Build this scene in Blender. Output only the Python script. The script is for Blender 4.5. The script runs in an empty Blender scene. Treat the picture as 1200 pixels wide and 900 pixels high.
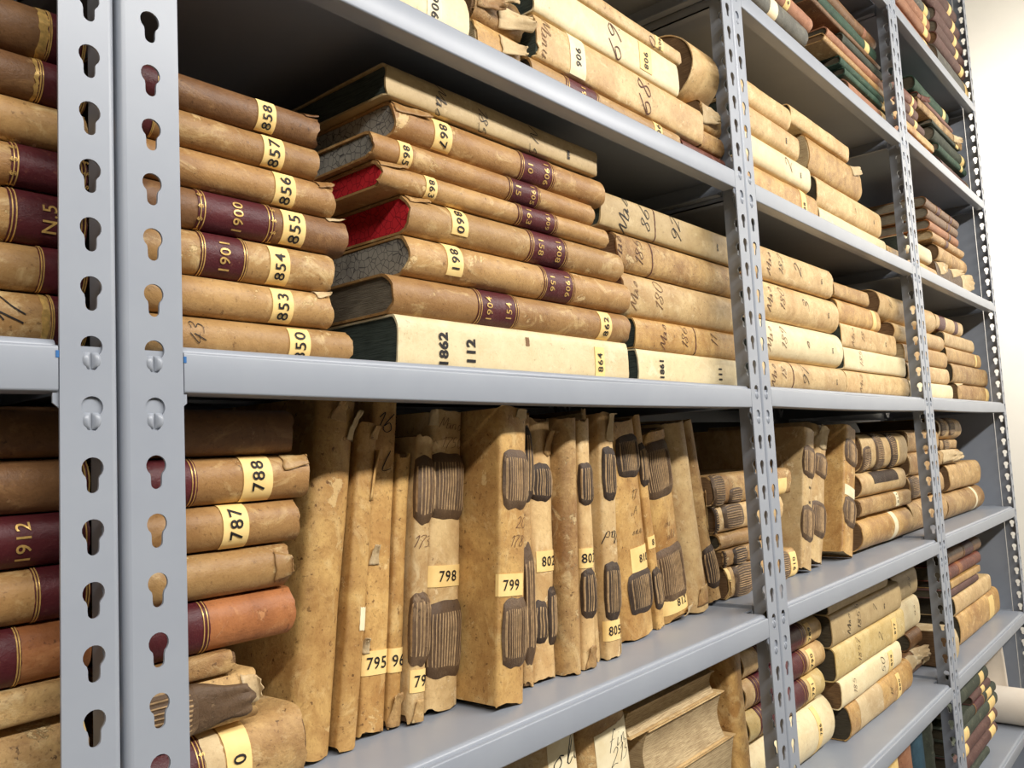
import bpy, bmesh, math, random
from mathutils import Vector, Matrix, noise
random.seed(7)
scene = bpy.context.scene
COL = scene.collection
S = 0.56            # metres per calibration unit
ZC = 1.50           # camera height above the floor
# ------------------------------------------------------------------ camera
FPX = 978.49
YAW, PIT, ROL = 0.87031607, 0.0853396, -0.05117553
fwd = Vector((math.sin(YAW)*math.cos(PIT), math.cos(YAW)*math.cos(PIT), math.sin(PIT)))
r0 = Vector((math.cos(YAW), -math.sin(YAW), 0)); u0 = r0.cross(fwd)
cr = r0*math.cos(ROL)+u0*math.sin(ROL); cu = -r0*math.sin(ROL)+u0*math.cos(ROL)
CP = Vector((0, -0.99598*S, ZC))
cd = bpy.data.cameras.new('camera'); cam = bpy.data.objects.new('camera', cd); COL.objects.link(cam)
cam.matrix_world = Matrix(((cr.x, cu.x, -fwd.x, CP.x), (cr.y, cu.y, -fwd.y, CP.y), (cr.z, cu.z, -fwd.z, CP.z), (0, 0, 0, 1)))
cd.sensor_width = 36; cd.lens = FPX/1200*36; cd.clip_start = 0.02
scene.camera = cam
# ------------------------------------------------------------------ light
w = bpy.data.worlds.new('world'); scene.world = w; w.use_nodes = True
bg = w.node_tree.nodes['Background']; bg.inputs[0].default_value = (0.9, 0.95, 1.0, 1); bg.inputs[1].default_value = 0.10
def lamp(name, loc, sx, sy, power, color=(1, 0.965, 0.925), rot=(0, 0, 0)):
    l = bpy.data.lights.new(name, 'AREA'); l.shape = 'RECTANGLE'; l.size = sx; l.size_y = sy; l.energy = power; l.color = color
    o = bpy.data.objects.new(name, l); COL.objects.link(o); o.location = loc; o.rotation_euler = rot
    return o
CEIL = 4.0
for x, pw in ((-0.90, 34), (0.45, 38), (1.80, 38), (3.15, 40)):
    lamp('ceiling_lamp', (x, -1.8, 3.0), 1.25, 0.14, pw, rot=(math.radians(34), 0, 0))
lamp('wall_fill_lamp', (3.90, -0.7, 2.9), 0.14, 2.2, 40, color=(1, 0.97, 0.93), rot=(0, math.radians(-66), 0))  # added fill lamp that brightens the right wall, no known fixture
vs = scene.view_settings
vs.view_transform = 'Standard'; vs.look = 'None'; vs.gamma = 1.0; vs.exposure = 0.06
try: vs.use_curve_mapping = False
except Exception: pass

# ------------------------------------------------------------------ projection helpers (pixel + known depth plane -> point)
def at(px, py, Y):
    d = fwd + cr*((px-600)/FPX) - cu*((py-450)/FPX)
    return CP + d*((Y*S-CP.y)/d.y)
def proj(P):
    d = P-CP; k = d.dot(fwd)
    return 600+FPX*d.dot(cr)/k, 450-FPX*d.dot(cu)/k
def Xof(px, Y, z):
    lo, hi = -3.0, 6.0
    for _ in range(50):
        m = (lo+hi)/2
        P = Vector((m, Y*S, z))
        if (P-CP).dot(fwd) < 0.01 or proj(P)[0] < px: lo = m
        else: hi = m
    return lo
def Zof(py, X, Y):
    lo, hi = -1.0, 5.0
    for _ in range(50):
        m = (lo+hi)/2
        if proj(Vector((X, Y*S, m)))[1] > py: lo = m
        else: hi = m
    return lo
def uz(z): return z*S+ZC

# ------------------------------------------------------------------ materials
def lin(c):
    f = lambda v: v/12.92 if v <= 0.04045 else ((v+0.055)/1.055)**2.4
    return tuple(f(v/255) for v in c)+(1,)
def base_mat(name, rough=0.6, spec=0.4):
    m = bpy.data.materials.new(name); m.use_nodes = True
    nt = m.node_tree; b = nt.nodes['Principled BSDF']
    b.inputs['Roughness'].default_value = rough; b.inputs['Specular IOR Level'].default_value = spec
    return m, nt, b
def N(nt, t, **k):
    n = nt.nodes.new(t)
    for a, v in k.items(): setattr(n, a, v)
    return n
def coords(nt, sc=(1, 1, 1)):
    tc = N(nt, 'ShaderNodeTexCoord'); oi = N(nt, 'ShaderNodeObjectInfo')
    mp = N(nt, 'ShaderNodeMapping'); mp.inputs['Scale'].default_value = sc
    mul = N(nt, 'ShaderNodeMath', operation='MULTIPLY'); mul.inputs[1].default_value = 37.0
    nt.links.new(oi.outputs['Random'], mul.inputs[0])
    nt.links.new(tc.outputs['Object'], mp.inputs['Vector'])
    cmb = N(nt, 'ShaderNodeCombineXYZ')
    for i in range(3): nt.links.new(mul.outputs[0], cmb.inputs[i])
    nt.links.new(cmb.outputs[0], mp.inputs['Location'])
    return mp.outputs[0], oi.outputs['Random']
def noise_tex(nt, vec, scale, detail=4, rough=0.6, dist=0.0):
    n = N(nt, 'ShaderNodeTexNoise'); n.inputs['Scale'].default_value = scale; n.inputs['Detail'].default_value = detail
    n.inputs['Roughness'].default_value = rough; n.inputs['Distortion'].default_value = dist
    nt.links.new(vec, n.inputs['Vector']); return n.outputs[0]
def ramp(nt, val, a, b):
    r = N(nt, 'ShaderNodeMapRange'); r.inputs[1].default_value = a; r.inputs[2].default_value = b
    nt.links.new(val, r.inputs[0]); return r.outputs[0]
def mix(nt, fac, A, B):
    m = N(nt, 'ShaderNodeMix', data_type='RGBA')
    if isinstance(fac, (int, float)): m.inputs[0].default_value = fac
    else: nt.links.new(fac, m.inputs[0])
    for s, v in ((6, A), (7, B)):
        if isinstance(v, tuple): m.inputs[s].default_value = v
        else: nt.links.new(v, m.inputs[s])
    return m.outputs[2]
def mul(nt, a, k):
    n = N(nt, 'ShaderNodeMath', operation='MULTIPLY'); nt.links.new(a, n.inputs[0])
    if isinstance(k, (int, float)): n.inputs[1].default_value = k
    else: nt.links.new(k, n.inputs[1])
    return n.outputs[0]
def bump(nt, b, h, strength, dist=0.001):
    bp = N(nt, 'ShaderNodeBump'); bp.inputs['Strength'].default_value = strength; bp.inputs['Distance'].default_value = dist
    nt.links.new(h, bp.inputs['Height']); nt.links.new(bp.outputs[0], b.inputs['Normal'])
def hide(name, c1, c2, c3, c4, rough=0.55, mott=0.75, flecks=0.6, worn=0.5, bm=0.5, spec=0.35):
    """skin / leather: base c1, blotches c2, worn pale patches c3, flecks c4"""
    m, nt, b = base_mat(name, rough, spec)
    v, rnd = coords(nt)
    vs_, _ = coords(nt, (0.75, 1, 1.1)); vx, _ = coords(nt, (1, 1, 1))
    n1 = noise_tex(nt, v, 13, 8, 0.7, 0.5); n2 = noise_tex(nt, v, 48, 8, 0.75, 0.3); n3 = noise_tex(nt, vs_, 34, 8, 0.72, 0.8)
    n4 = noise_tex(nt, v, 190, 3, 0.6); n5 = noise_tex(nt, vs_, 190, 5, 0.7); n6 = noise_tex(nt, v, 75, 6, 0.7, 1.2)
    dk = tuple((a+b_)/2 for a, b_ in zip(c2, c4))
    col = mix(nt, mul(nt, ramp(nt, n1, 0.40, 0.66), mott), lin(c1), lin(c2))
    col = mix(nt, mul(nt, ramp(nt, n2, 0.46, 0.72), mott*0.8), col, lin(c2))
    col = mix(nt, mul(nt, ramp(nt, n5, 0.50, 0.80), mott*0.28), col, lin(dk))
    col = mix(nt, mul(nt, ramp(nt, n3, 0.54, 0.66), worn), col, lin(c3))
    sp = mul(nt, ramp(nt, n6, 0.60, 0.68), ramp(nt, n1, 0.46, 0.58))
    col = mix(nt, mul(nt, sp, flecks*0.75), col, lin(dk))
    fl = mul(nt, ramp(nt, n4, 0.63, 0.68), ramp(nt, n2, 0.42, 0.56))
    col = mix(nt, mul(nt, fl, flecks), col, lin(c4))
    n7 = noise_tex(nt, vx, 26, 9, 0.72, 0.4); pl = mul(nt, ramp(nt, n7, 0.615, 0.635), worn)
    col = mix(nt, pl, col, lin(tuple(min(255, c*1.04) for c in c3)))
    n8 = noise_tex(nt, v, 330, 2, 0.5)
    col = mix(nt, mul(nt, ramp(nt, n8, 0.60, 0.72), flecks*0.5), col, lin(dk))
    hs = N(nt, 'ShaderNodeHueSaturation'); hs.inputs['Saturation'].default_value = 0.95; nt.links.new(col, hs.inputs['Color'])
    nt.links.new(ramp_out(nt, rnd, 0.88, 1.12), hs.inputs['Value'])
    nt.links.new(hs.outputs[0], b.inputs['Base Color'])
    add = N(nt, 'ShaderNodeMath', operation='ADD'); nt.links.new(n2, add.inputs[0]); nt.links.new(n3, add.inputs[1])
    add2 = N(nt, 'ShaderNodeMath', operation='ADD'); nt.links.new(add.outputs[0], add2.inputs[0]); nt.links.new(mul(nt, pl, -0.5), add2.inputs[1])
    bump(nt, b, add2.outputs[0], bm*1.3, 0.0014)
    return m
def ramp_out(nt, val, a, b):
    r = N(nt, 'ShaderNodeMapRange'); r.inputs[3].default_value = a; r.inputs[4].default_value = b
    nt.links.new(val, r.inputs[0]); return r.outputs[0]
def paper_edge(name, c1, c2, kind='lines'):
    m, nt, b = base_mat(name, 0.8, 0.2)
    if kind == 'crackle':
        v, rnd = coords(nt)
        vo = N(nt, 'ShaderNodeTexVoronoi', feature='DISTANCE_TO_EDGE'); vo.inputs['Scale'].default_value = 130
        nt.links.new(v, vo.inputs['Vector'])
        n = noise_tex(nt, v, 30, 4)
        col = mix(nt, ramp(nt, vo.outputs['Distance'], 0.0, 0.06), lin(c2), lin(c1))
        col = mix(nt, mul(nt, ramp(nt, n, 0.5, 0.75), 0.5), col, lin(c2))
        nt.links.new(col, b.inputs['Base Color'])
        return m
    v, rnd = coords(nt, (0.03, 0.03, 1))
    v2, _ = coords(nt, (1, 1, 1))
    n = noise_tex(nt, v, 1500, 2, 0.6); n2 = noise_tex(nt, v2, 22, 5, 0.65)
    f = ramp(nt, n, 0.25, 0.6)
    col = mix(nt, f, lin(c2), lin(c1))
    col = mix(nt, mul(nt, ramp(nt, n2, 0.5, 0.8), 0.55), col, lin(c2))
    nt.links.new(col, b.inputs['Base Color']); bump(nt, b, n, 0.7, 0.001)
    return m
def plain(name, c, rough=0.6, metal=0.0, spec=0.4, var=0.0, nscale=60, c2=None, bm=0.0):
    m, nt, b = base_mat(name, rough, spec); b.inputs['Metallic'].default_value = metal
    v, _ = coords(nt); n = noise_tex(nt, v, nscale, 4)
    c2 = c2 or tuple(max(0, x*(1-var)) for x in c)
    nt.links.new(mix(nt, ramp(nt, n, 0.35, 0.7), lin(c), lin(c2)), b.inputs['Base Color'])
    if bm: bump(nt, b, n, bm, 0.001)
    return m
M = {}
M['tan'] = hide('tan_leather', (172, 130, 74), (138, 94, 46), (210, 178, 120), (78, 48, 24), 0.42, worn=0.7)
M['gold'] = hide('golden_leather', (184, 144, 86), (150, 108, 56), (220, 192, 136), (86, 56, 28), 0.42, worn=0.7)
M['brown'] = hide('brown_leather', (130, 92, 54), (96, 62, 34), (168, 128, 80), (56, 34, 18), 0.42)
M['orange'] = hide('orange_leather', (174, 108, 54), (140, 82, 40), (196, 140, 86), (74, 42, 22), 0.45)
M['worn'] = hide('worn_vellum', (202, 164, 102), (146, 104, 56), (224, 198, 144), (82, 54, 30), 0.5, 1.0, 0.85, 0.55, 0.9)
M['vellum'] = hide('vellum', (220, 188, 130), (180, 138, 82), (234, 210, 160), (110, 76, 42), 0.45, 0.85, 0.55, 0.5)
M['honey'] = hide('honey_vellum', (210, 168, 96), (160, 112, 52), (228, 198, 136), (92, 58, 28), 0.42, 0.95, 0.85, 0.45)
M['pale'] = hide('pale_vellum', (236, 218, 172), (216, 190, 138), (242, 230, 194), (140, 104, 66), 0.45, 0.6, 0.35, 0.4, 0.25)
M['olive'] = hide('olive_vellum', (192, 166, 116), (164, 134, 86), (208, 186, 140), (90, 70, 44), 0.5, 0.6, 0.3, 0.4, 0.25)
M['yellow'] = hide('yellowed_vellum', (220, 194, 130), (198, 162, 84), (232, 214, 164), (116, 90, 50), 0.5)
M['maroon'] = hide('maroon_leather', (98, 40, 42), (74, 26, 32), (132, 74, 62), (160, 110, 80), 0.4, 0.7, 0.3, 0.25)
M['red'] = hide('red_brown_leather', (120, 62, 42), (90, 42, 32), (156, 98, 68), (58, 30, 20), 0.45)
M['green'] = hide('green_cloth', (58, 86, 66), (40, 62, 48), (104, 122, 90), (30, 40, 32), 0.7)
M['grey'] = hide('grey_cloth', (108, 106, 96), (80, 78, 72), (140, 136, 120), (50, 46, 40), 0.7)
M['slate'] = hide('slate_green_cloth', (74, 80, 66), (54, 58, 48), (110, 112, 90), (36, 38, 32), 0.7)
M['blue'] = hide('blue_cloth', (56, 86, 100), (40, 64, 78), (88, 112, 118), (30, 40, 48), 0.7)
M['plum'] = hide('plum_brown_cloth', (104, 72, 64), (80, 52, 46), (132, 100, 86), (54, 36, 30), 0.6)
M['rust'] = hide('rust_cloth', (168, 116, 82), (138, 88, 60), (192, 148, 112), (80, 50, 34), 0.6)
M['strap'] = hide('lacing_leather', (104, 80, 55), (76, 56, 38), (138, 112, 80), (48, 34, 22), 0.5, 0.8, 0.5, 0.5, 0.8)
M['strapdark'] = hide('dark_lacing_leather', (74, 58, 44), (52, 40, 32), (100, 82, 62), (34, 26, 20), 0.6, 0.8, 0.5, 0.5, 0.8)
M['cord'] = plain('lacing_cord', (186, 154, 112), 0.8, var=0.25, nscale=140)
M['p_cream'] = paper_edge('cream_page_edges', (200, 178, 138), (130, 104, 72))
M['p_brown'] = paper_edge('brown_page_edges', (128, 100, 70), (78, 58, 40))
M['p_dark'] = paper_edge('dark_page_edges', (86, 78, 62), (52, 46, 36))
M['p_green'] = paper_edge('green_black_page_edges', (74, 82, 74), (38, 44, 40))
M['p_grey'] = paper_edge('grey_page_edges', (132, 122, 104), (84, 76, 64))
M['p_red'] = paper_edge('red_page_edges', (206, 44, 52), (130, 22, 32), 'crackle')
M['p_crackle'] = paper_edge('crackled_page_edges', (158, 154, 142), (56, 52, 58), 'crackle')
M['tag'] = plain('tag_paper', (250, 218, 146), 0.55, c2=(240, 202, 128), nscale=40)
M['tagwhite'] = plain('tag_paper_white', (244, 232, 196), 0.55, c2=(232, 214, 170), nscale=40)
M['ink'] = plain('black_ink', (26, 22, 24), 0.6, var=0.2)
M['brownink'] = plain('brown_ink', (104, 64, 48), 0.7, var=0.4, nscale=90)
M['fadedink'] = plain('faded_ink', (140, 104, 70), 0.7, var=0.3, nscale=90)
M['gilt'] = plain('gilt', (232, 190, 112), 0.35, metal=0.35, var=0.25, nscale=200)
M['title'] = hide('maroon_label', (88, 28, 34), (66, 19, 26), (120, 58, 54), (150, 96, 70), 0.4, 0.6, 0.3, 0.15)
M['torn'] = hide('torn_paper', (214, 190, 144), (178, 144, 96), (232, 216, 180), (120, 86, 54), 0.75, 0.6, 0.3, 0.5)
M['steel'] = plain('grey_enamel', (152, 158, 167), 0.33, spec=0.42, c2=(146, 152, 162), nscale=9)
M['steelmark'] = plain('blue_marker', (40, 100, 160), 0.5)
M['roll'] = plain('white_paper_roll', (240, 228, 210), 0.7, c2=(232, 218, 198), nscale=12)
M['wall'] = plain('white_plaster', (250, 244, 230), 0.85, c2=(246, 240, 226), nscale=6, bm=0.1)
M['dimwall'] = plain('beige_plaster', (206, 198, 184), 0.9, var=0.04, nscale=5)
M['backwall'] = plain('shade_toned_plaster', (84, 82, 80), 0.9, var=0.06, nscale=5)  # wall colour darkened to put the shade behind the shelves into it
M['ceil'] = plain('ceiling_white', (244, 242, 236), 0.9, var=0.02)
M['floor'] = plain('grey_floor', (120, 117, 112), 0.5, var=0.1, nscale=20)

# ------------------------------------------------------------------ object helpers
def newobj(name, verts, faces, mat, parent=None, smooth=True, mats=None, fm=None):
    me = bpy.data.meshes.new(name); me.from_pydata([tuple(v) for v in verts], [], faces); me.update()
    o = bpy.data.objects.new(name, me); COL.objects.link(o)
    for m in (mats or [mat]): me.materials.append(m)
    if fm:
        for p, k in zip(me.polygons, fm): p.material_index = k
    if smooth:
        me.polygons.foreach_set('use_smooth', [True]*len(me.polygons))
        try: me.set_sharp_from_angle(angle=math.radians(38))
        except Exception: pass
    if parent: o.parent = parent
    return o
def empty(name, label, cat, group=None):
    o = bpy.data.objects.new(name, None); COL.objects.link(o); o.empty_display_size = 0.03
    o['label'] = label; o['category'] = cat
    if group: o['group'] = group
    return o
class MB:
    def __init__(s): s.v = []; s.f = []
    def add(s, verts, faces):
        b = len(s.v); s.v += verts; s.f += [tuple(i+b for i in f) for f in faces]
    def box(s, x0, x1, y0, y1, z0, z1):
        s.add([(x, y, z) for x in (x0, x1) for y in (y0, y1) for z in (z0, z1)],
              [(0, 1, 3, 2), (4, 6, 7, 5), (0, 4, 5, 1), (2, 3, 7, 6), (0, 2, 6, 4), (1, 5, 7, 3)])
    def extrude(s, prof, xs, dz=None):   # closed (y,z) profile along x
        n = len(prof); b = len(s.v)
        for x in xs:
            d = dz(x) if dz else 0
            s.v += [(x, y, z+d) for y, z in prof]
        for i in range(len(xs)-1):
            for j in range(n):
                k = (j+1) % n
                s.f.append((b+i*n+j, b+i*n+k, b+(i+1)*n+k, b+(i+1)*n+j))
        s.f.append(tuple(b+j for j in range(n))[::-1]); s.f.append(tuple(b+(len(xs)-1)*n+j for j in range(n)))
    def build(s, name, mat, parent=None, smooth=True): 
        o = newobj(name, s.v, s.f, mat, parent, smooth)
        bm = bmesh.new(); bm.from_mesh(o.data); bmesh.ops.recalc_face_normals(bm, faces=bm.faces); bm.to_mesh(o.data); bm.free()
        if smooth:
            try: o.data.set_sharp_from_angle(angle=math.radians(38))
            except Exception: pass
        return o
def structure(name, x0, x1, y0, y1, z0, z1, mat):
    m = MB(); m.box(x0, x1, y0, y1, z0, z1); o = m.build(name, mat, None, False); o['kind'] = 'structure'; return o

# ------------------------------------------------------------------ room
DEP = 0.72*S
XR = 5.8604*S+1.6
structure('floor', -3.0, XR, -4.6, DEP+0.09, -0.05, 0, M['floor'])
structure('ceiling', -3.0, XR, -4.6, DEP+0.09, CEIL, CEIL+0.05, M['ceil'])
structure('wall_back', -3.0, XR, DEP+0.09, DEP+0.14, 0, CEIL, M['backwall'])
structure('wall_right', XR, XR+0.05, -4.6, DEP+0.14, 0, CEIL, M['wall'])
structure('wall_front', -3.0, XR, -4.65, -4.6, 0, CEIL, M['dimwall'])
structure('wall_left', -3.05, -3.0, -4.6, DEP+0.14, 0, CEIL, M['dimwall'])

# ------------------------------------------------------------------ shelving
PITCH = 0.0709*S; HTOP0 = uz(0.0936)      # top of one keyhole
PW = 0.0665*S; PT = 0.0018; HC = 0.031*S; R1 = 0.0126*S; R2 = 0.0070*S; KH = 0.0414*S
PH = 3.30
PW1, HC1 = 0.0766*S, 0.0395*S      # the nearest post of the nearest bay reads a little wider
def keyhole_r(th):
    c, s_ = math.cos(th), math.sin(th); r = R1
    lo, hi = R1, KH
    if s_ < 0:
        zc = -(KH-R1-R2)
        best = R1
        for k in range(241):
            rr = R1*0.5+(KH-R1*0.5)*k/240; x, z = rr*c, rr*s_
            if (abs(x) <= R2+1e-6 and z >= zc) or (x*x+(z-zc)**2 <= R2*R2+1e-9): best = max(best, rr)
        r = best
    return r
def flange_cells(m, fn, a0, a1, ac, z0, z1):
    """flat strip a in [a0,a1] with keyholes centred on a=ac; fn(a,t,z)->xyz with t depth through the sheet"""
    k0 = math.ceil((z0-HTOP0)/PITCH)+1; k1 = math.floor((z1-HTOP0)/PITCH)-1
    ztop = lambda k: HTOP0+k*PITCH
    lowest = ztop(k0)-PITCH*0.75; highest = ztop(k1)+PITCH*0.25
    for k in range(k0, k1+1):
        cz = ztop(k)-R1; b0 = ztop(k)-PITCH*0.75; b1 = b0+PITCH
        cor = [math.atan2(z-cz, a-ac) for a in (a0, a1) for z in (b0, b1)]
        ths = sorted([math.radians(a) for a in (-170, -150, -130, -116, -109, -105, -102, -98, -94, -90, -86, -82, -78, -75, -71, -64, -50, -30, -10, 10, 30, 50, 70, 90, 110, 130, 150, 170)]+cor)
        n = len(ths); V = []
        for th in ths:
            c, s_ = math.cos(th), math.sin(th); r = keyhole_r(th)
            R = min([(lim-o)/d for lim, o, d in ((a1 if c > 0 else a0, ac, c), (b1 if s_ > 0 else b0, cz, s_)) if abs(d) > 1e-9])
            for t in (0, PT):
                V.append(fn(ac+r*c, t, cz+r*s_)); V.append(fn(ac+R*c, t, cz+R*s_))
        F = []
        for i in range(n):
            j = (i+1) % n
            F += [(4*i, 4*i+1, 4*j+1, 4*j), (4*i+2, 4*j+2, 4*j+3, 4*i+3), (4*i, 4*j, 4*j+2, 4*i+2)]
        m.add(V, F)
    for zz0, zz1 in ((z0, lowest), (highest, z1)):
        V = [fn(a, t, z) for a in (a0, a1) for t in (0, PT) for z in (zz0, zz1)]
        m.add(V, [(0, 1, 3, 2), (4, 6, 7, 5), (0, 4, 5, 1), (2, 3, 7, 6)])
    V = [fn(a1, t, z) for t in (0, PT) for z in (z0, z1)]; m.add(V, [(0, 1, 3, 2)])
def post_mesh(name, sgn, back, pw, hc):
    """corner at x=0; front flange towards sgn*x; side flange into the shelf"""
    rc = 0.0046; m = MB(); yd = -1 if back else 1
    flange_cells(m, lambda a, t, z: (sgn*a, yd*t, z), rc, pw, hc, 0, PH)
    flange_cells(m, lambda a, t, z: (sgn*t, yd*a, z), rc, PW*1.05, HC, 0, PH)
    for rad in (rc, rc-PT):
        V = []; F = []
        for i in range(6):
            an = math.pi/2*i/5
            x = rc-rad*math.sin(an); y = rc-rad*math.cos(an)
            V += [(sgn*x, yd*y, 0), (sgn*x, yd*y, PH)]
        for i in range(5): F.append((2*i, 2*i+2, 2*i+3, 2*i+1))
        m.add(V, F)
    o = m.build(name, M['steel']); me = o.data
    bm = bmesh.new(); bm.from_mesh(me); bmesh.ops.remove_doubles(bm, verts=bm.verts, dist=1e-5); bmesh.ops.recalc_face_normals(bm, faces=bm.faces); bm.to_mesh(me); bm.free()
    me.polygons.foreach_set('use_smooth', [True]*len(me.polygons)); me.set_sharp_from_angle(angle=math.radians(38))
    bpy.data.objects.remove(o); return me
PM = {(s_, b, bn): post_mesh('post', s_, b, PW1 if (bn and s_ > 0) else PW, HC1 if (bn and s_ > 0) else HC) for s_ in (1, -1) for b in (False, True) for bn in (False, True) if not (bn and s_ < 0)}
BAYX = {0: (-1.35, 0.4550), 1: (0.4600, 2.2862), 2: (2.2892, 4.0868), 3: (4.0898, 5.8604)}
SH = {'A': {0: .7832, 1: .7832, 2: .7740, 3: .7800}, 'B': {0: .1512, 1: .1527, 2: .1570, 3: .1620}, 'C': {0: -.4800, 1: -.4800, 2: -.4725, 3: -.4660},
      'D': {0: -1.11, 1: -1.11, 2: -1.0945, 3: -1.0870}, 'E': {0: -1.73, 1: -1.71, 2: -1.700, 3: -1.6880}, 'P': {0: 1.40, 1: 1.40, 2: 1.3813, 3: 1.4236},
      'Q': {0: 2.04, 1: 2.04, 2: 2.04, 3: 2.0485}, 'G': {0: -2.33, 1: -2.33, 2: -2.33, 3: -2.33}}
LIP = 0.0085
def zsurf(sh, bay): return uz(SH[sh][bay]+LIP)
def zfloor(sh, xa, xb): return max(zsurf(sh, k) for k, (a, b) in BAYX.items() if xb > a*S+0.004 and xa < b*S-0.004)
hook_me = None
def hook_mesh():
    m = MB()
    for sx in (-1, 1):                                # two pressed ears in the slot
        V = []; F = []
        nx_, nz_ = 8, 10
        for i in range(nx_+1):
            for j in range(nz_+1):
                a = i/nx_; b_ = j/nz_
                wmax = R1*(0.98-0.35*abs(2*b_-1)**3)
                x = sx*(0.0005+a*(wmax-0.0005)); z = -KH*0.93+b_*KH*0.47
                h = 0.0030*(math.sin(math.pi*min(1, a*1.02))**0.7 if a < 0.98 else 0)*math.sin(math.pi*b_)**0.5
                V.append((x, -h+0.0006, z))
        for i in range(nx_):
            for j in range(nz_):
                q = i*(nz_+1)+j; F.append((q, q+1, q+nz_+2, q+nz_+1))
        m.add(V, F)
    o = m.build('hook', M['steel']); me = o.data; bpy.data.objects.remove(o); return me
HM = hook_mesh()
bay_names = {0: 'grey steel shelving bay at the left edge, mostly cut off by the frame', 1: 'nearest full grey steel shelving bay, with the tall stack tagged 860 to 867',
             2: 'grey steel shelving bay between the nearest full bay and the end bay', 3: 'last grey steel shelving bay, beside the white wall at right'}
for bay, (xa, xb) in BAYX.items():
    root = empty('shelving_bay', bay_names[bay], 'shelving', 'grey steel shelving bays'); root.location = (xa*S, 0, 0)
    X0, X1 = 0.0, (xb-xa)*S
    pwl, hcl = (PW1, HC1) if bay == 1 else (PW, HC)
    for x, sg in ((X0, 1), (X1, -1)):
        for back in (False, True):
            o = bpy.data.objects.new('post', PM[(sg, back, bay == 1 and sg > 0)]); COL.objects.link(o); o.parent = root
            o.location = (x, DEP if back else 0, 0)
    for sh in SH:
        zt = uz(SH[sh][bay]); zb = zt-0.0530*S; zs = zsurf(sh, bay)
        if zt > PH-0.02: continue
        m = MB(); bx0, bx1 = X0+pwl+0.0008, X1-PW-0.0008
        rb = 0.0055; yf = 0.010
        # tray: rolled front bead + sheet + rear lip
        prof = []
        for i in range(7):
            an = math.pi*0.5*i/6
            prof.append((yf-rb*math.sin(an)*1.0+0.0, zs-rb+rb*math.cos(an)))
        prof = [(DEP-0.004, zs-0.0025), (DEP-0.004, zs)]+[(yf+0.004, zs)]+prof+[(yf-rb, zt-0.0015), (yf+0.008, zt-0.0015), (yf+0.010, zs-0.0025)]
        m.extrude(prof, [bx0+(bx1-bx0)*i/10 for i in range(11)])
        # side tongues of the tray between front and rear posts
        for a, b_ in ((X0+0.004, bx0), (bx1, X1-0.004)):
            m.box(a, b_, PW*1.1, DEP-PW*1.1, zs-0.0025, zs)
        tray = m.build('shelf', M['steel'], root)
        for nm, yy, dr in (('front_beam', 0.0, 1), ('rear_beam', DEP, -1)):
            m = MB(); r_ = 0.002; pr = []
            for cy, cz, a0 in ((r_, zb+r_, 270), (r_, zt-r_, 180)):
                for i in range(4):
                    an = math.radians(a0-90*i/3); pr.append((cy+r_*math.cos(an), cz+r_*math.sin(an)))
            pr += [(0.0045, zt), (0.0045, zt-0.0035), (0.0022, zt-0.0045), (0.0022, zb+0.0022), (0.022, zb+0.0022), (0.022, zb)]
            sag = 0.0022 if sh == 'B' else 0.0008
            L_ = bx1-bx0
            m.extrude([(yy+dr*y, z) for y, z in pr], [bx0+L_*i/12 for i in range(13)], lambda x: -sag*math.sin(math.pi*min(1, max(0, (x-bx0)/L_))))
            m.build(nm, M['steel'], tray)
        for x in (X0+0.0045, X1-0.0065):             # side beams under the tray
            m = MB(); m.box(x, x+0.002, PW*1.08, DEP-PW*1.08, zb+0.002, zs-0.0026); sg = 1 if x < X1/2 else -1
            m.box(x if sg > 0 else x-0.016, x+0.018 if sg > 0 else x+0.002, PW*1.08, DEP-PW*1.08, zb+0.002, zb+0.004)
            m.build('side_beam', M['steel'], tray)
        k = round((SH[sh][bay]+0.0117-0.0936)/0.0709)
        for x, sg in ((X0, 1), (X1, -1)):
            ztp = HTOP0+k*PITCH
            PW_, HC_ = (pwl, hcl) if sg > 0 else (PW, HC)
            m = MB(); xe = x+sg*(PW_+0.0035); xi = x+sg*0.006; z1 = ztp-KH*0.30; z0 = ztp-PITCH-KH*1.05
            zz = zb-0.007
            V = []
            for y in (PT+0.0004, PT+0.0022):
                V += [(xi, y, z0), (x+sg*(PW_-0.006), y, z0), (x+sg*(PW_-0.001), y, zz-0.004), (xe, y, zz), (xe, y, zb+0.001), (x+sg*(PW_-0.0005), y, z1), (xi, y, z1)]
            n = 7; F = [tuple(range(n)), tuple(range(n, 2*n))[::-1]]+[(i, (i+1) % n, n+(i+1) % n, n+i) for i in range(n)]
            m.add(V, F); br = m.build('bracket', M['steel'], tray, False)
            for q in (0, 1):
                o = bpy.data.objects.new('hook', HM); COL.objects.link(o); o.parent = tray
                o.location = (x+sg*HC_, 0.0010, ztp-q*PITCH)
            if bay in (0, 1) and sh == 'B' and x == (X1 if bay == 0 else X0):
                m = MB(); cxm = x+sg*(PW_+0.0014); m.box(cxm-0.001, cxm+0.001, -0.0004, 0.002, zt-0.008, zt-0.0035)
                mk = m.build('marker_spot', M['steelmark'], tray)
    if bay == 3:
        m = MB(); m.box(X1-0.0042, X1-0.0030, PW*1.05+0.001, DEP-PW*1.05-0.001, 0.05, PH-0.02); m.build('end_panel', M['steel'], root)

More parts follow.
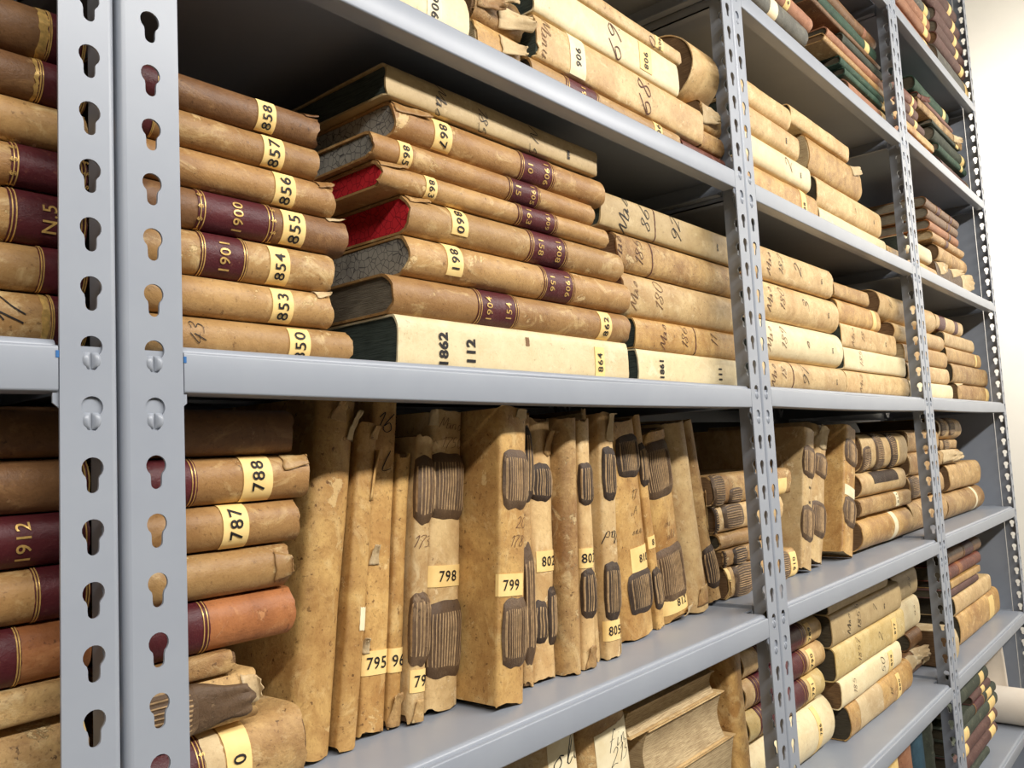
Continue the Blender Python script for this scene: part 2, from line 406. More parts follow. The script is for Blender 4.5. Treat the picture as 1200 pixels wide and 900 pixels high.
# ------------------------------------------------------------------ book geometry
class Surf: pass
def make_surf(L, T, D, bulge, n, amp, seed, taper=0.0, pinch=0.0, NP=16):
    s = Surf(); s.L, s.T, s.D, s.amp, s.seed = L, T, D, amp, seed
    pts = []
    for i in range(NP+1):
        ph = -math.pi/2+math.pi*i/NP
        c = max(0, math.cos(ph))**(2/n); sn = math.copysign(abs(math.sin(ph))**(2/n), math.sin(ph))
        pts.append((bulge*T*(1-c), T/2*(1+sn)))
    s.pts = pts; acc = [0]
    for a, b in zip(pts, pts[1:]): acc.append(acc[-1]+math.hypot(b[0]-a[0], b[1]-a[1]))
    s.acc = acc; s.bul = bulge*T
    def dfm(x, y, z):
        k = noise.noise(Vector((x*9+seed*3.1, z*14+seed, seed*1.7))); k2 = noise.noise(Vector((x*26, z*30+seed*5, seed*0.7)))
        fy = max(0, 1-y/(D*0.6))
        y2 = y+amp*(k+0.45*k2+0.3)*fy
        kk = noise.noise(Vector((x*7+seed*9.3, y*6, seed*2.2)))
        sh = amp/T*1.2*(0.5+0.5*kk)+taper*(x/L)+pinch*(math.sin(math.pi*min(1, max(0, x/L)))**2)
        return x, y2, (z-T*0.5)*(1-2*max(0, sh)*0.5)+T*0.5-T*0.5*0
    s.dfm = dfm
    def P(u, q, off=0.0):
        t = max(0.0, min(1.0, q))*acc[-1]; i = 0
        while i < len(acc)-2 and acc[i+1] < t: i += 1
        f = (t-acc[i])/max(1e-9, acc[i+1]-acc[i])
        a, b = pts[i], pts[i+1]
        y = a[0]+(b[0]-a[0])*f; z = a[1]+(b[1]-a[1])*f
        # smooth normal
        def nrm(k):
            k0, k1 = max(0, k-1), min(len(pts)-1, k+1)
            ty, tz = pts[k1][0]-pts[k0][0], pts[k1][1]-pts[k0][1]; l = math.hypot(ty, tz) or 1
            return (-tz/l, ty/l)
        n0, n1 = nrm(i), nrm(i+1); ny, nz = n0[0]+(n1[0]-n0[0])*f, n0[1]+(n1[1]-n0[1])*f
        x_, y_, z_ = dfm(u, y, z)
        return Vector((x_, y_+ny*off, min(T, max(0.0, z_+nz*off)) if abs(z_-T/2) <= T/2+1e-6 else z_))
    s.P = P
    return s
def cover(s, c, wear, mat, parent, nx=18, ov=0.0):
    bt = [(s.D*(1-k/4)+s.bul*k/4, 0.0) for k in range(4)]
    outer = bt+s.pts+[(s.D*(k/4)+s.bul*(1-k/4), s.T) for k in range(1, 5)]
    T2 = max(0.2, (s.T-2*c)/s.T)
    inner = [(c+y if y < s.D-1e-6 else y, c+z*T2) for y, z in outer]
    n = len(outer); V = []; F = []
    for i in range(nx+1):
        x = s.L*i/nx
        for j in range(n):
            for k, (y, z) in enumerate((outer[j], inner[j])):
                xx = x
                if wear and i in (0, nx):
                    wv = noise.noise(Vector((j*0.23+s.seed*7, i*3.3, s.seed)))+0.35*noise.noise(Vector((j*0.8, i, s.seed*2)))
                    d = wear*max(0, 0.30+wv)*1.2; xx = x+d if i == 0 else x-d
                elif wear and i in (1, nx-1) : pass
                xq, yq, zq = s.dfm(xx, y, z)
                V.append((xq, yq, zq))
    idx = lambda i, j, k: (i*n+j)*2+k
    for i in range(nx):
        for j in range(n-1):
            F.append((idx(i, j, 0), idx(i+1, j, 0), idx(i+1, j+1, 0), idx(i, j+1, 0)))
            F.append((idx(i, j, 1), idx(i, j+1, 1), idx(i+1, j+1, 1), idx(i+1, j, 1)))
        for j in (0, n-1):
            F.append((idx(i, j, 0), idx(i, j, 1), idx(i+1, j, 1), idx(i+1, j, 0)) if j == 0 else (idx(i, j, 0), idx(i+1, j, 0), idx(i+1, j, 1), idx(i, j, 1)))
    for j in range(n-1):
        F.append((idx(0, j, 0), idx(0, j+1, 0), idx(0, j+1, 1), idx(0, j, 1)))
        F.append((idx(nx, j, 0), idx(nx, j, 1), idx(nx, j+1, 1), idx(nx, j+1, 0)))
    return newobj('cover', V, F, mat, parent)
def pages(s, c, ov, mat, parent, fore=0.0035):
    T2 = max(0.2, (s.T-2*c)/s.T); e = 0.0004
    sp = [(c+e+y, c+z*T2) for y, z in s.pts]
    zb, zt = c+e, s.T-c-e
    prof = [(y, min(zt, max(zb, z))) for y, z in sp]
    prof += [(s.D-fore-0.010*math.sin(math.pi*k/8)*min(1, s.T/0.06), zt+(zb-zt)*k/8) for k in range(9)]
    n = len(prof); nx = 10; V = []; F = []
    for i in range(nx+1):
        x = ov+(s.L-2*ov)*i/nx
        for y, z in prof:
            V.append(s.dfm(x, y, z))
    for i in range(nx):
        for j in range(n):
            k = (j+1) % n; F.append((i*n+j, (i+1)*n+j, (i+1)*n+k, i*n+k))
    F.append(tuple(range(n))); F.append(tuple(nx*n+j for j in range(n))[::-1])
    return newobj('pages', V, F, mat, parent)
def wrap(name, s, u0_, u1_, q0, q1, off, mat, parent, rag=0.0, nu=6, nq=14, thick=0.0):
    """thin sheet glued on the spine"""
    V = []; F = []; sd = random.random()*50
    for i in range(nu+1):
        for j in range(nq+1):
            a, b = i/nu, j/nq
            u = u0_+(u1_-u0_)*a; q = q0+(q1-q0)*b
            if rag:
                if i in (0, nu): u += rag*noise.noise(Vector((sd+i*3, j*0.8, 0)))
                if j in (0, nq): q += rag/s.T*0.5*noise.noise(Vector((sd+i*1.1, j*3, 4)))
            V.append(s.P(u, q, off))
    for i in range(nu):
        for j in range(nq):
            k = i*(nq+1)+j; F.append((k, k+nq+1, k+nq+2, k+1))
    # skirt down to the spine so that the sheet has an edge
    b0 = len(V); ring = [i*(nq+1) for i in range(nu+1)]+[nu*(nq+1)+j for j in range(1, nq+1)]+[i*(nq+1)+nq for i in range(nu-1, -1, -1)]+[j for j in range(nq-1, 0, -1)]
    V2 = []
    for r_ in ring:
        i, j = divmod(r_, nq+1); 
        p = V[r_]; V2.append(p+Vector((0, off*0.9, 0)))
    V += V2; m_ = len(ring)
    for i in range(m_):
        j = (i+1) % m_; F.append((ring[i], b0+i, b0+j, ring[j]))
    return newobj(name, V, F, mat, parent)
TXT = {}
def text_geo(t, bold=0.0, shear=0.0, space=1.0):
    key = (t, bold, shear, space)
    if key in TXT: return TXT[key]
    c = bpy.data.curves.new('t', 'FONT'); c.body = t; c.size = 1.0; c.offset = bold; c.shear = shear; c.space_character = space
    c.resolution_u = 3; c.align_x = 'CENTER'; c.fill_mode = 'FRONT'
    o = bpy.data.objects.new('t', c); COL.objects.link(o); bpy.context.view_layer.update()
    me = bpy.data.meshes.new_from_object(o.evaluated_get(bpy.context.evaluated_depsgraph_get()))
    V = [(v.co.x, v.co.y) for v in me.vertices]; F = [tuple(p.vertices) for p in me.polygons]
    bpy.data.objects.remove(o); bpy.data.curves.remove(c); bpy.data.meshes.remove(me)
    ys = [v[1] for v in V]; xs = [v[0] for v in V]
    cy = (min(ys)+max(ys))/2; cx = (min(xs)+max(xs))/2
    V = [(x-cx, y-cy) for x, y in V]
    TXT[key] = (V, F, max(xs)-min(xs), max(ys)-min(ys)); return TXT[key]
def put_text(name, s, t, u, q, h, mode, off, mat, parent, bold=0.0, shear=0.0, space=1.0, maxq=None):
    V, F, tw, th = text_geo(t, bold, shear, space); k = h/th
    AL = s.acc[-1]
    if maxq and mode in 'LR' and tw*k > maxq*AL: k = maxq*AL/tw
    out = []
    for x, y in V:
        x *= k; y *= k
        if mode == 'R': uu, qq = u+y, q-x/AL
        elif mode == 'L': uu, qq = u-y, q+x/AL
        else: uu, qq = u+x, q+y/AL
        out.append(s.P(uu, qq, off))
    return newobj(name, out, F, mat, parent, False)
# simple pen alphabet (polylines in a 1-high box)
PEN = {'0': [[(.5, 1), (.2, .8), (.15, .3), (.4, 0), (.65, .2), (.7, .7), (.5, 1)]], '1': [[(.2, .75), (.45, 1), (.4, .5), (.35, 0)]],
       '2': [[(.15, .8), (.4, 1), (.65, .8), (.5, .45), (.1, 0), (.4, .08), (.75, 0)]], '3': [[(.15, .9), (.45, 1), (.6, .78), (.3, .55), (.62, .4), (.55, .08), (.1, .05)]],
       '4': [[(.5, 1), (.1, .35), (.75, .38)], [(.6, .7), (.5, -.1)]], '5': [[(.7, 1), (.3, .97), (.2, .55), (.55, .55), (.6, .15), (.1, 0)]],
       '6': [[(.6, 1), (.25, .6), (.12, .2), (.4, 0), (.65, .2), (.45, .48), (.15, .3)]], '7': [[(.1, .9), (.4, 1), (.75, .95), (.45, .45), (.3, -.1)]],
       '8': [[(.62, .85), (.35, 1), (.25, .75), (.6, .3), (.4, 0), (.15, .2), (.5, .6), (.65, .88)]], '9': [[(.65, .8), (.35, 1), (.15, .7), (.4, .5), (.65, .8), (.6, .4), (.35, -.1)]],
       'A': [[(0, 0), (.45, 1), (.7, 0)], [(.15, .4), (.7, .42)]], 'M': [[(0, 0), (.2, 1), (.42, .2), (.8, 1), (.85, 0)]], 'N': [[(0, 0), (.15, 1), (.6, 0), (.8, 1.05)]],
       'a': [[(.55, .45), (.2, .45), (.1, .1), (.35, 0), (.55, .4), (.55, 0), (.7, .1)]], 'n': [[(.05, .45), (.1, 0), (.15, .35), (.4, .45), (.45, 0), (.6, .1)]],
       'o': [[(.4, .45), (.1, .25), (.25, 0), (.5, .2), (.4, .45), (.65, .4)]], 's': [[(.1, .05), (.35, .45), (.45, .1), (.2, -.02)]], 'e': [[(.1, .2), (.45, .3), (.3, .48), (.1, .2), (.3, 0), (.6, .15)]],
       'l': [[(.1, .1), (.4, .9), (.25, 1), (.15, .2), (.3, 0), (.5, .15)]], 'i': [[(.15, .45), (.15, 0), (.35, .12)], [(.2, .7), (.22, .72)]], 'u': [[(.1, .45), (.1, .05), (.4, .05), (.45, .45), (.45, 0), (.6, .1)]],
       'r': [[(.1, 0), (.12, .42), (.45, .42)]], 't': [[(.2, .85), (.15, .1), (.35, 0)], [(.05, .55), (.4, .58)]], 'd': [[(.5, .4), (.15, .4), (.15, 0), (.5, .1), (.65, 1), (.55, 0)]],
       '.': [[(.1, 0), (.14, .05)]], ' ': [], '-': [[(.1, .4), (.5, .42)]], 'f': [[(.5, .95), (.3, 1), (.15, -.3)], [(.05, .5), (.45, .52)]], 'p': [[(.1, .45), (.05, -.4)], [(.1, .4), (.45, .4), (.4, .05), (.1, .05)]], 'L': [[(.3, 1), (.1, 0), (.7, .1)]]}
def put_pen(s, t, u, q, h, mode, mat, parent, slant=0.35, wd=0.07, off=0.0007, fade=0.0):
    AL = s.acc[-1]; V = []; F = []; rn = random.Random(t+str(u))
    polys = []; x0 = 0
    for ch in t:
        for pl in PEN.get(ch, []):
            pp = [(x0+x+y*slant+rn.uniform(-.03, .03), y+rn.uniform(-.03, .03)) for x, y in pl]
            polys.append(pp)
        x0 += 0.78 if ch not in ' .1il' else 0.5
    for pp in polys:
        # resample with Catmull-Rom
        P2 = []
        for i in range(len(pp)-1):
            p0, p1, p2, p3 = pp[max(0, i-1)], pp[i], pp[i+1], pp[min(len(pp)-1, i+2)]
            for k in range(5):
                a = k/5
                P2.append(tuple(0.5*((2*p1[d])+(-p0[d]+p2[d])*a+(2*p0[d]-5*p1[d]+4*p2[d]-p3[d])*a*a+(-p0[d]+3*p1[d]-3*p2[d]+p3[d])*a**3) for d in (0, 1)))
        P2.append(pp[-1]); b = len(V)
        for i, (x, y) in enumerate(P2):
            xa, ya = P2[max(0, i-1)]; xb, yb = P2[min(len(P2)-1, i+1)]; l = math.hypot(xb-xa, yb-ya) or 1
            nx_, ny_ = -(yb-ya)/l, (xb-xa)/l; ww = wd*(0.45+0.55*abs((yb-ya)/l))*0.5
            for sg in (1, -1):
                X, Y = (x+nx_*ww*sg-x0/2)*h, (y+ny_*ww*sg-0.4)*h
                if mode == 'R': uu, qq = u+Y, q-X/AL
                elif mode == 'L': uu, qq = u-Y, q+X/AL
                else: uu, qq = u+X, q+Y/AL
                V.append(s.P(min(s.L, max(0, uu)), qq, off))
        for i in range(len(P2)-1): F.append((b+2*i, b+2*i+1, b+2*i+3, b+2*i+2))
    if V: return newobj('handwriting', V, F, mat, parent, False)
def lacing(s, u0_, u1_, q0, q1, parent, dark=False, ncord=9, h=0.0038, lab=None):
    """leather pad laced with cords that run along the spine"""
    nu = 14; nq = ncord*4+2; V = []; F = []; fm = []; sd = random.random()*90
    for i in range(nu+1):
        a = i/nu
        for j in range(nq+1):
            b = j/nq
            u = u0_+(u1_-u0_)*a; q = q0+(q1-q0)*b
            bow = math.sin(math.pi*a)
            q += (q1-q0)*0.06*(b-0.5)*2*(bow-0.5)+0.02*noise.noise(Vector((a*3+sd, b*2, 1)))
            u += (u1_-u0_)*0.05*noise.noise(Vector((b*3+sd, a*2, 7)))*abs(2*a-1)
            ed = min(1, 8*min(a, 1-a))**0.5*min(1, 10*min(b, 1-b))**0.5
            pad = 0.16 < a < 0.84
            u = (u0_+u1_)/2+(u-(u0_+u1_)/2)*(1-0.16*abs(2*b-1)**3)
            rid = (0.0011*max(0, math.cos(2*math.pi*(b*ncord)))+0.0) if pad else 0.0006*noise.noise(Vector((a*9+sd, b*5, 3)))
            V.append(s.P(u, q, 0.0003+ed*(h+0.0012*noise.noise(Vector((a*2+sd, b*2, 5))))*(0.75+0.25*bow)+rid))
    for i in range(nu):
        for j in range(nq):
            k = i*(nq+1)+j; F.append((k, k+nq+1, k+nq+2, k+1))
            a = (i+0.5)/nu; b = (j+0.5)/nq
            fm.append(1 if 0.16 < a < 0.84 and math.cos(2*math.pi*b*ncord) > 0.35 and 0.06 < b < 0.94 else 0)
    return newobj('lacing_patch', V, F, None, parent, True, [M['strapdark' if dark else 'strap'], M['cord']], fm)
def flap(s, u, q, su, sq, lift, parent, mat='torn', seed=1):
    """torn, curling scrap still attached to the spine"""
    V = []; F = []; n = 10
    for i in range(n+1):
        for j in range(n+1):
            a, b = i/n, j/n; k = noise.noise(Vector((a*3+seed, b*3, seed)))
            uu = u+su*(a-0.5)*(1+0.22*noise.noise(Vector((b*2.5, seed, 2)))); qq = q+sq*(b-0.5)*(1-0.55*a)*(1+0.22*noise.noise(Vector((a*2.5, seed, 9))))
            uu = min(s.L-0.002, max(0.002, uu))
            V.append(s.P(uu, qq, 0.0008+lift*(a**2)*(0.6+0.8*abs(k))+0.001*k*b))
    for i in range(n):
        for j in range(n):
            c = i*(n+1)+j; F.append((c, c+n+1, c+n+2, c+1))
    o = newobj('torn_flap', V, F, M[mat], parent); md = o.modifiers.new('thickness', 'SOLIDIFY'); md.thickness = 0.0006; md.offset = 1
    return o

STY = {  # cover material, pages, bulge, n, board thickness, waviness, overhang, wear
    'tan': ('tan', 'p_dark', .42, 2.1, .0026, .0012, .004, .004), 'gold': ('gold', 'p_dark', .42, 2.1, .0026, .0012, .004, .004),
    'brown': ('brown', 'p_dark', .42, 2.1, .0026, .0012, .004, .003), 'orange': ('orange', 'p_dark', .40, 2.2, .0026, .0014, .004, .004),
    'vellum': ('vellum', 'p_dark', .24, 2.7, .0018, .0018, .003, .004), 'vround': ('vellum', 'p_brown', .40, 2.2, .0018, .0018, .004, .004),
    'honey': ('honey', 'p_cream', .22, 2.8, .0018, .0022, .003, .004), 'worn': ('worn', 'p_brown', .26, 2.6, .002, .0030, .002, .008),
    'pale': ('pale', 'p_green', .16, 3.4, .002, .0009, .003, .002), 'olive': ('olive', 'p_green', .16, 3.2, .0024, .0009, .003, .003),
    'yellow': ('yellow', 'p_dark', .20, 3.0, .002, .0012, .003, .003), 'maroon': ('maroon', 'p_dark', .42, 2.1, .0026, .0010, .004, .003),
    'red': ('red', 'p_dark', .42, 2.1, .0026, .0010, .004, .003), 'green': ('green', 'p_dark', .34, 2.3, .0024, .0012, .004, .003),
    'grey': ('grey', 'p_grey', .34, 2.3, .0024, .0012, .004, .003), 'slate': ('slate', 'p_grey', .40, 2.2, .0024, .0012, .004, .003),
    'blue': ('blue', 'p_grey', .30, 2.5, .0024, .0008, .004, .002), 'plum': ('plum', 'p_grey', .42, 2.1, .0024, .0010, .004, .002),
    'rust': ('rust', 'p_brown', .34, 2.4, .0024, .0012, .004, .003)}
CNT = [0]
def book(style, L, T, D, label, group, pg=None, **kw):
    CNT[0] += 1
    mat, pgm, bul, n, c, amp, ov, wear = STY[style]
    c = min(c, T*0.12); amp = min(amp, T*0.06)
    bul = kw.get('bulge', bul); n = kw.get('n', n); wear = kw.get('wear', wear); amp = kw.get('amp', amp)
    root = empty('book', label, 'book', group)
    s = make_surf(L, T, D, bul, n, amp, CNT[0]*1.37, kw.get('taper', 0), kw.get('pinch', 0))
    cover(s, c, wear, M[kw.get('mat', mat)], root)
    pages(s, c, min(ov, L*0.1), M[pg or pgm], root)
    return root, s

def extras(s, root, r, U, mode, T):
    """U(a) turns a pixel along the spine into a distance along the spine"""
    for t in r.get('title', []):
        a0, a1, lines = t[:3]; u0_, u1_ = sorted((U(a0), U(a1)))
        u0_ = max(0.001, u0_); u1_ = min(s.L-0.001, u1_)
        tl = wrap('title_label', s, u0_, u1_, 0.02, 0.98, 0.0006, M['title'], root, rag=0.0006 if not r.get('rag') else 0.003, nq=18)
        w_ = u1_-u0_
        for e in (0.03, 0.97):
            for d in (0, 0.05):
                uu = u0_+w_*e+(d*w_ if e < .5 else -d*w_)
                b_ = wrap('gilt_line', s, uu-0.0004, uu+0.0004, 0.04, 0.96, 0.0010, M['gilt'], tl, nu=1, nq=18)
        if len(t) > 3 and t[3]:                     # ornamental roll
            for e in (-0.01, 1.01):
                for k in range(9):
                    put_text('gilt_ornament', s, '$', u0_+w_*e*0.94+w_*0.03, 0.1+0.1*k, 0.005, 'R', 0.0014, M['gilt'], tl, 0.01) if k % 2 == 0 else None
        nl = len(lines)
        for i, ln in enumerate(lines):
            f = (i+0.5)/nl if nl > 1 else 0.5
            f = 0.5+(f-0.5)*0.95
            if mode == 'R': f = 1-f
            put_text('gilt_lettering', s, ln, u0_+w_*f, 0.5+r.get('kq', 0), min(0.0095, w_*0.28), mode, 0.0013, M['gilt'], tl, 0.008, space=1.1, maxq=0.5)
    for t in r.get('band', []):
        a0, a1, mt = t[:3]; q0, q1 = (t[3], t[4]) if len(t) > 4 else (0.02, 0.98)
        u0_, u1_ = sorted((U(a0), U(a1))); u0_ = max(0.001, u0_); u1_ = min(s.L-0.001, u1_)
        if u1_ > u0_: wrap('spine_band', s, u0_, u1_, q0, q1, 0.0006, M[mt], root, rag=0.0015, nq=16)
    for k, t in enumerate(r.get('patch', [])):
        a0, a1, q0, q1 = t[:4]; u0_, u1_ = sorted((U(a0), U(a1)))
        lacing(s, max(0.002, u0_), min(s.L-0.002, u1_), q0, q1, root, len(t) > 4 and t[4], ncord=max(4, int((q1-q0)*s.acc[-1]/0.0036)))
    for t in r.get('tag', []):
        txt, a0, a1 = t[:3]; q0, q1 = (t[3], t[4]) if len(t) > 4 and t[3] is not None else (0.12, 0.80)
        mt = t[5] if len(t) > 5 else 'tag'
        u0_, u1_ = sorted((U(a0), U(a1))); u0_ = max(0.001, u0_); u1_ = min(s.L-0.001, u1_)
        tg = wrap('number_tag', s, u0_, u1_, q0, q1, 0.0045 if r.get('patch') and t[-1] == 'over' else 0.0009, M[mt], root)
        if txt:
            hgt = min((u1_-u0_)*0.52, 0.0115)
            put_text('numerals', s, txt, (u0_+u1_)/2, min(q1-0.2, max(q0+0.2, (q0+q1)/2+r.get('kq', 0)*0.6)), hgt, mode, 0.0016, M['ink'], tg, 0.008, space=1.14, maxq=(q1-q0)*0.86)
    for t in r.get('stencil', []):
        txt, a, h = t[:3]; put_text('stencilled_number', s, txt, U(a), t[3] if len(t) > 3 else 0.45, h, mode, 0.0008, M['ink'], root, 0.035, space=1.05)
    for t in r.get('pen', []):
        txt, a, h, q = t[:4]; mk = t[4] if len(t) > 4 else 'brownink'; md = t[5] if len(t) > 5 else mode
        put_pen(s, txt, U(a), q, h, md, M[mk], root)
    for k, t in enumerate(r.get('flap', [])):
        a, q, su, sq, lf = t[:5]; flap(s, U(a), q, su, sq, lf, root, t[5] if len(t) > 5 else 'torn', CNT[0]+k*3.3)

ORD = ['top', 'second', 'third', 'fourth', 'fifth', 'sixth', 'seventh', 'eighth', 'ninth', 'tenth', 'eleventh', 'twelfth']
OVERLAP_LOG = []
LYING, UPS = [], []      # what already stands on each shelf, so that neighbours touch instead of crossing
def stack(bay, sh, Y, D, phrase, bnd, rows, bottom=True, mode='R', top_names=None):
    """bnd: for each boundary from the top a list of (px,py); the last one is the shelf when bottom is True"""
    zs = [sum(at(px, py, Y).z for px, py in b)/len(b) for b in bnd]
    if bottom:                                        # rest on the higher shelf where the pile crosses an upright
        r = rows[-1]; zm = (zs[-1]+zsurf(sh, bay))/2
        xa = r['X0']*S if 'X0' in r else Xof(r['l'], Y, zm); xb = r['X1']*S if 'X1' in r else Xof(r['r'], Y, zm)
        zs.append(zfloor(sh, xa, xb)+0.0002)
    nrow = len(rows)
    for i, r in enumerate(rows):
        zt, zb = zs[i], zs[i+1]
        T = zt-zb
        if T < 0.008: OVERLAP_LOG.append((phrase, i, T)); zt = zb+0.008; T = 0.008
        T -= 0.0003
        y = r.get('Y', Y); zm = (zt+zb)/2
        X0 = r['X0']*S if 'X0' in r else Xof(r['l'], y, zm)
        X1 = r['X1']*S if 'X1' in r else Xof(r['r'], y, zm)
        if bay == 3: X1 = min(X1, 5.845*S)
        d = r.get('D', D)*S; ya, yb = y*S, y*S+d; xc = (X0+X1)/2
        for o in LYING:
            if o[0] == sh and min(zt, o[6])-max(zb, o[5]) > 0.0008 and min(yb, o[4])-max(ya, o[3]) > 0 and min(X1, o[2])-max(X0, o[1]) > -0.0008:
                OVERLAP_LOG.append(('lie', r['d'], phrase, round(min(X1, o[2])-max(X0, o[1]), 3)))
                if xc > (o[1]+o[2])/2: X0 = max(X0, o[2]+0.001)
                else: X1 = min(X1, o[1]-0.001)
        for o in UPS:
            if o[0] != sh or min(yb, o[6])-max(ya, o[5]) <= 0: continue
            ha, hb = max(0, zb-o[7]), min(o[4], zt-o[7])
            if hb <= ha: continue
            rt = max(o[2]+o[3]*ha, o[2]+o[3]*hb); lf = min(o[1]+o[3]*ha, o[1]+o[3]*hb)
            if min(X1, rt)-max(X0, lf) <= -0.0008: continue
            OVERLAP_LOG.append(('lie/up', r['d'], phrase, round(min(X1, rt)-max(X0, lf), 3)))
            if xc > (lf+rt)/2: X0 = max(X0, rt+0.001)
            else: X1 = min(X1, lf-0.001)
        L = X1-X0
        if L < 0.03: OVERLAP_LOG.append((phrase, i, 'L', L)); L = 0.03
        LYING.append((sh, X0, X1, ya, yb, zb, zt))
        ph = phrase[4:] if phrase.startswith('the ') else phrase
        ph = ph.replace(' stack on the ', ' stack, ')
        lab = r['d']+', '+ph if nrow == 1 else r['d']+', '+(ORD[i] if i < nrow-1 else 'bottom')+' in '+ph
        root, s = book(r['st'], L, T, d, r.get('label', lab), 'books in '+phrase, r.get('pg'), **{k: r[k] for k in ('bulge', 'n', 'wear', 'amp', 'taper', 'pinch', 'mat') if k in r})
        r['kq'] = max(-0.14, min(0.14, -(zm-ZC)*0.20))
        md = r.get('mode', mode)
        if r.get('rev'):
            root.location = (X1, y*S+d, zb); root.rotation_euler = (0, 0, math.pi)
        else:
            root.location = (X0, y*S, zb); root.rotation_euler = (0, 0, 0)
        def U(px, X0=X0, y=y, zm=zm): return Xof(px, y, zm)-X0
        if not r.get('rev'): extras(s, root, r, U, md, T)
def upright(bay, sh, r):
    Y = r['Y']; pl, pr, pt = r['pl'], r['pr'], r['pt']
    A, B, C = at(*pl, Y), at(*pr, Y), at(*pt, Y)
    zb = zsurf(sh, bay)
    tl = (C.x-A.x)/max(0.02, C.z-A.z)
    tl = max(-0.32, min(0.32, tl)) if 'lean' not in r else r['lean']
    lean = math.atan(tl)
    XA = A.x+(zb-A.z)*tl; XB = B.x+(zb-B.z)*tl
    if 'X0' in r: XA = r['X0']*S
    zb = zfloor(sh, XA, XB)
    ztop = at(*r['top'], Y).z if 'top' in r else uz(r['zt'])
    ya, yb = Y*S, Y*S+r.get('D', 0.40)*S; hh = ztop-zb
    for o in LYING:
        if o[0] == sh and min(yb, o[4])-max(ya, o[3]) > 0 and o[5] < ztop:
            for h in (o[5]-zb, min(hh, o[6]-zb)):
                if (o[1]+o[2])/2 < XB and XA+tl*h < o[2]+0.001 and XB+tl*h > o[1]: OVERLAP_LOG.append(('up/lie', r['label'], round(o[2]-XA-tl*h, 3))); XA = o[2]+0.001-tl*h
    for o in UPS:
        if o[0] == sh and min(yb, o[6])-max(ya, o[5]) > 0:
            h = min(hh, o[4]); g0 = XA-o[2]; g1 = (XA+tl*h)-(o[2]+o[3]*h)
            if (XA+XB)/2 > (o[1]+o[2])/2 and (g0 < 0.0008 or g1 < 0.0008):
                OVERLAP_LOG.append(('up/up', r['label'][:40], 'gap bottom', round(g0, 4), 'top', round(g1, 4), 'width', round(XB-XA, 4), 'leans', round(o[3], 3), round(tl, 3)))
                XA = max(XA, o[2]+0.001); tl = max(tl, o[3]-(XA-0.001-o[2])/h)
    lean = math.atan(tl)
    UPS.append((sh, XA, XB, tl, hh, ya, yb, zb))
    T = max(0.007, (XB-XA)*math.cos(lean)-0.0004)
    L = (ztop-zb)/math.cos(lean)-T*abs(math.sin(lean))
    root, s = book(r['st'], L, T, r.get('D', 0.40)*S, r['label'], r['group'], r.get('pg'), **{k: r[k] for k in ('bulge', 'n', 'wear', 'amp', 'taper', 'pinch', 'mat') if k in r})
    root.location = (XB, Y*S, zb+0.0003+(T*math.sin(-lean) if lean < 0 else 0))
    root.rotation_euler = (0, -math.pi/2+lean, 0)
    def U(py): return (Zof(py, (XA+XB)/2+0.5*L*0, Y)-zb)/math.cos(lean)
    extras(s, root, r, U, 'R', T)
#BOOKS
# ------------------------------------------------------------------ books, shelf by shelf
R_ = dict
# ---- leftmost bay, eye-level shelf
stack(0, 'B', .08, .45, "the stack on the leftmost bay's eye-level shelf",
 [[(0,-14),(66,4)], [(0,48),(66,67)], [(0,102),(66,119)], [(0,156),(66,172)], [(0,212),(66,220)], [(0,277),(66,286)], [(0,335),(66,341)]],
 [R_(st='brown', X0=-.25, X1=.456, d='brown leather book with maroon label', title=[(57,125,[])], band=[(46,57,'gilt')]),
  R_(st='brown', X0=-.25, X1=.456, d='brown book with key-pattern gilt edge', title=[(46,120,[])], band=[(41,46,'gilt')]),
  R_(st='gold', X0=-.25, X1=.456, d='plain tan leather book'),
  R_(st='tan', X0=-.25, X1=.456, d='tan book with ornamented maroon label', title=[(14,112,[],1)]),
  R_(st='gold', X0=-.25, X1=.456, d='tan book with N.5 on maroon', title=[(12,128,['N.5'])]),
  R_(st='gold', X0=-.25, X1=.456, d='tan book with scuffed maroon label', title=[(47,118,[])]),
  R_(st='gold', X0=-.25, X1=.456, d='tan book with 17 in ink', title=[(60,128,[])], band=[(50,58,'gilt')], pen=[('17',15,.016,.5,'ink')])], mode='L')
# ---- leftmost bay, lower shelf
stack(0, 'C', .08, .45, "the stack on the leftmost bay's lower shelf",
 [[(0,473),(66,473)], [(0,537),(66,537)], [(0,604),(66,602)], [(0,668),(66,665)], [(0,738),(66,730)], [(0,812),(66,800)], [(0,862),(66,838)]],
 [R_(st='brown', X0=-.25, X1=.456, d='dark brown leather book'),
  R_(st='brown', X0=-.25, X1=.456, d='plain brown leather book', title=[(100,128,[])]),
  R_(st='brown', X0=-.25, X1=.456, d='brown book, 1912 on wide maroon', title=[(-60,110,['1912'])]),
  R_(st='tan', X0=-.25, X1=.456, d='tan book with dark maroon end', title=[(41,122,[])]),
  R_(st='orange', X0=-.25, X1=.456, d='orange-brown book with maroon band', title=[(-40,26,[])]),
  R_(st='worn', X0=-.25, X1=.457, d='grimy thin vellum bundle', D=.4),
  R_(st='worn', X0=-.25, X1=.456, d='worn vellum book with stamped letters', pen=[('88',6,.012,.5,'fadedink'),('83',35,.012,.5,'fadedink')], band=[(100,107,'tag')])], mode='L')
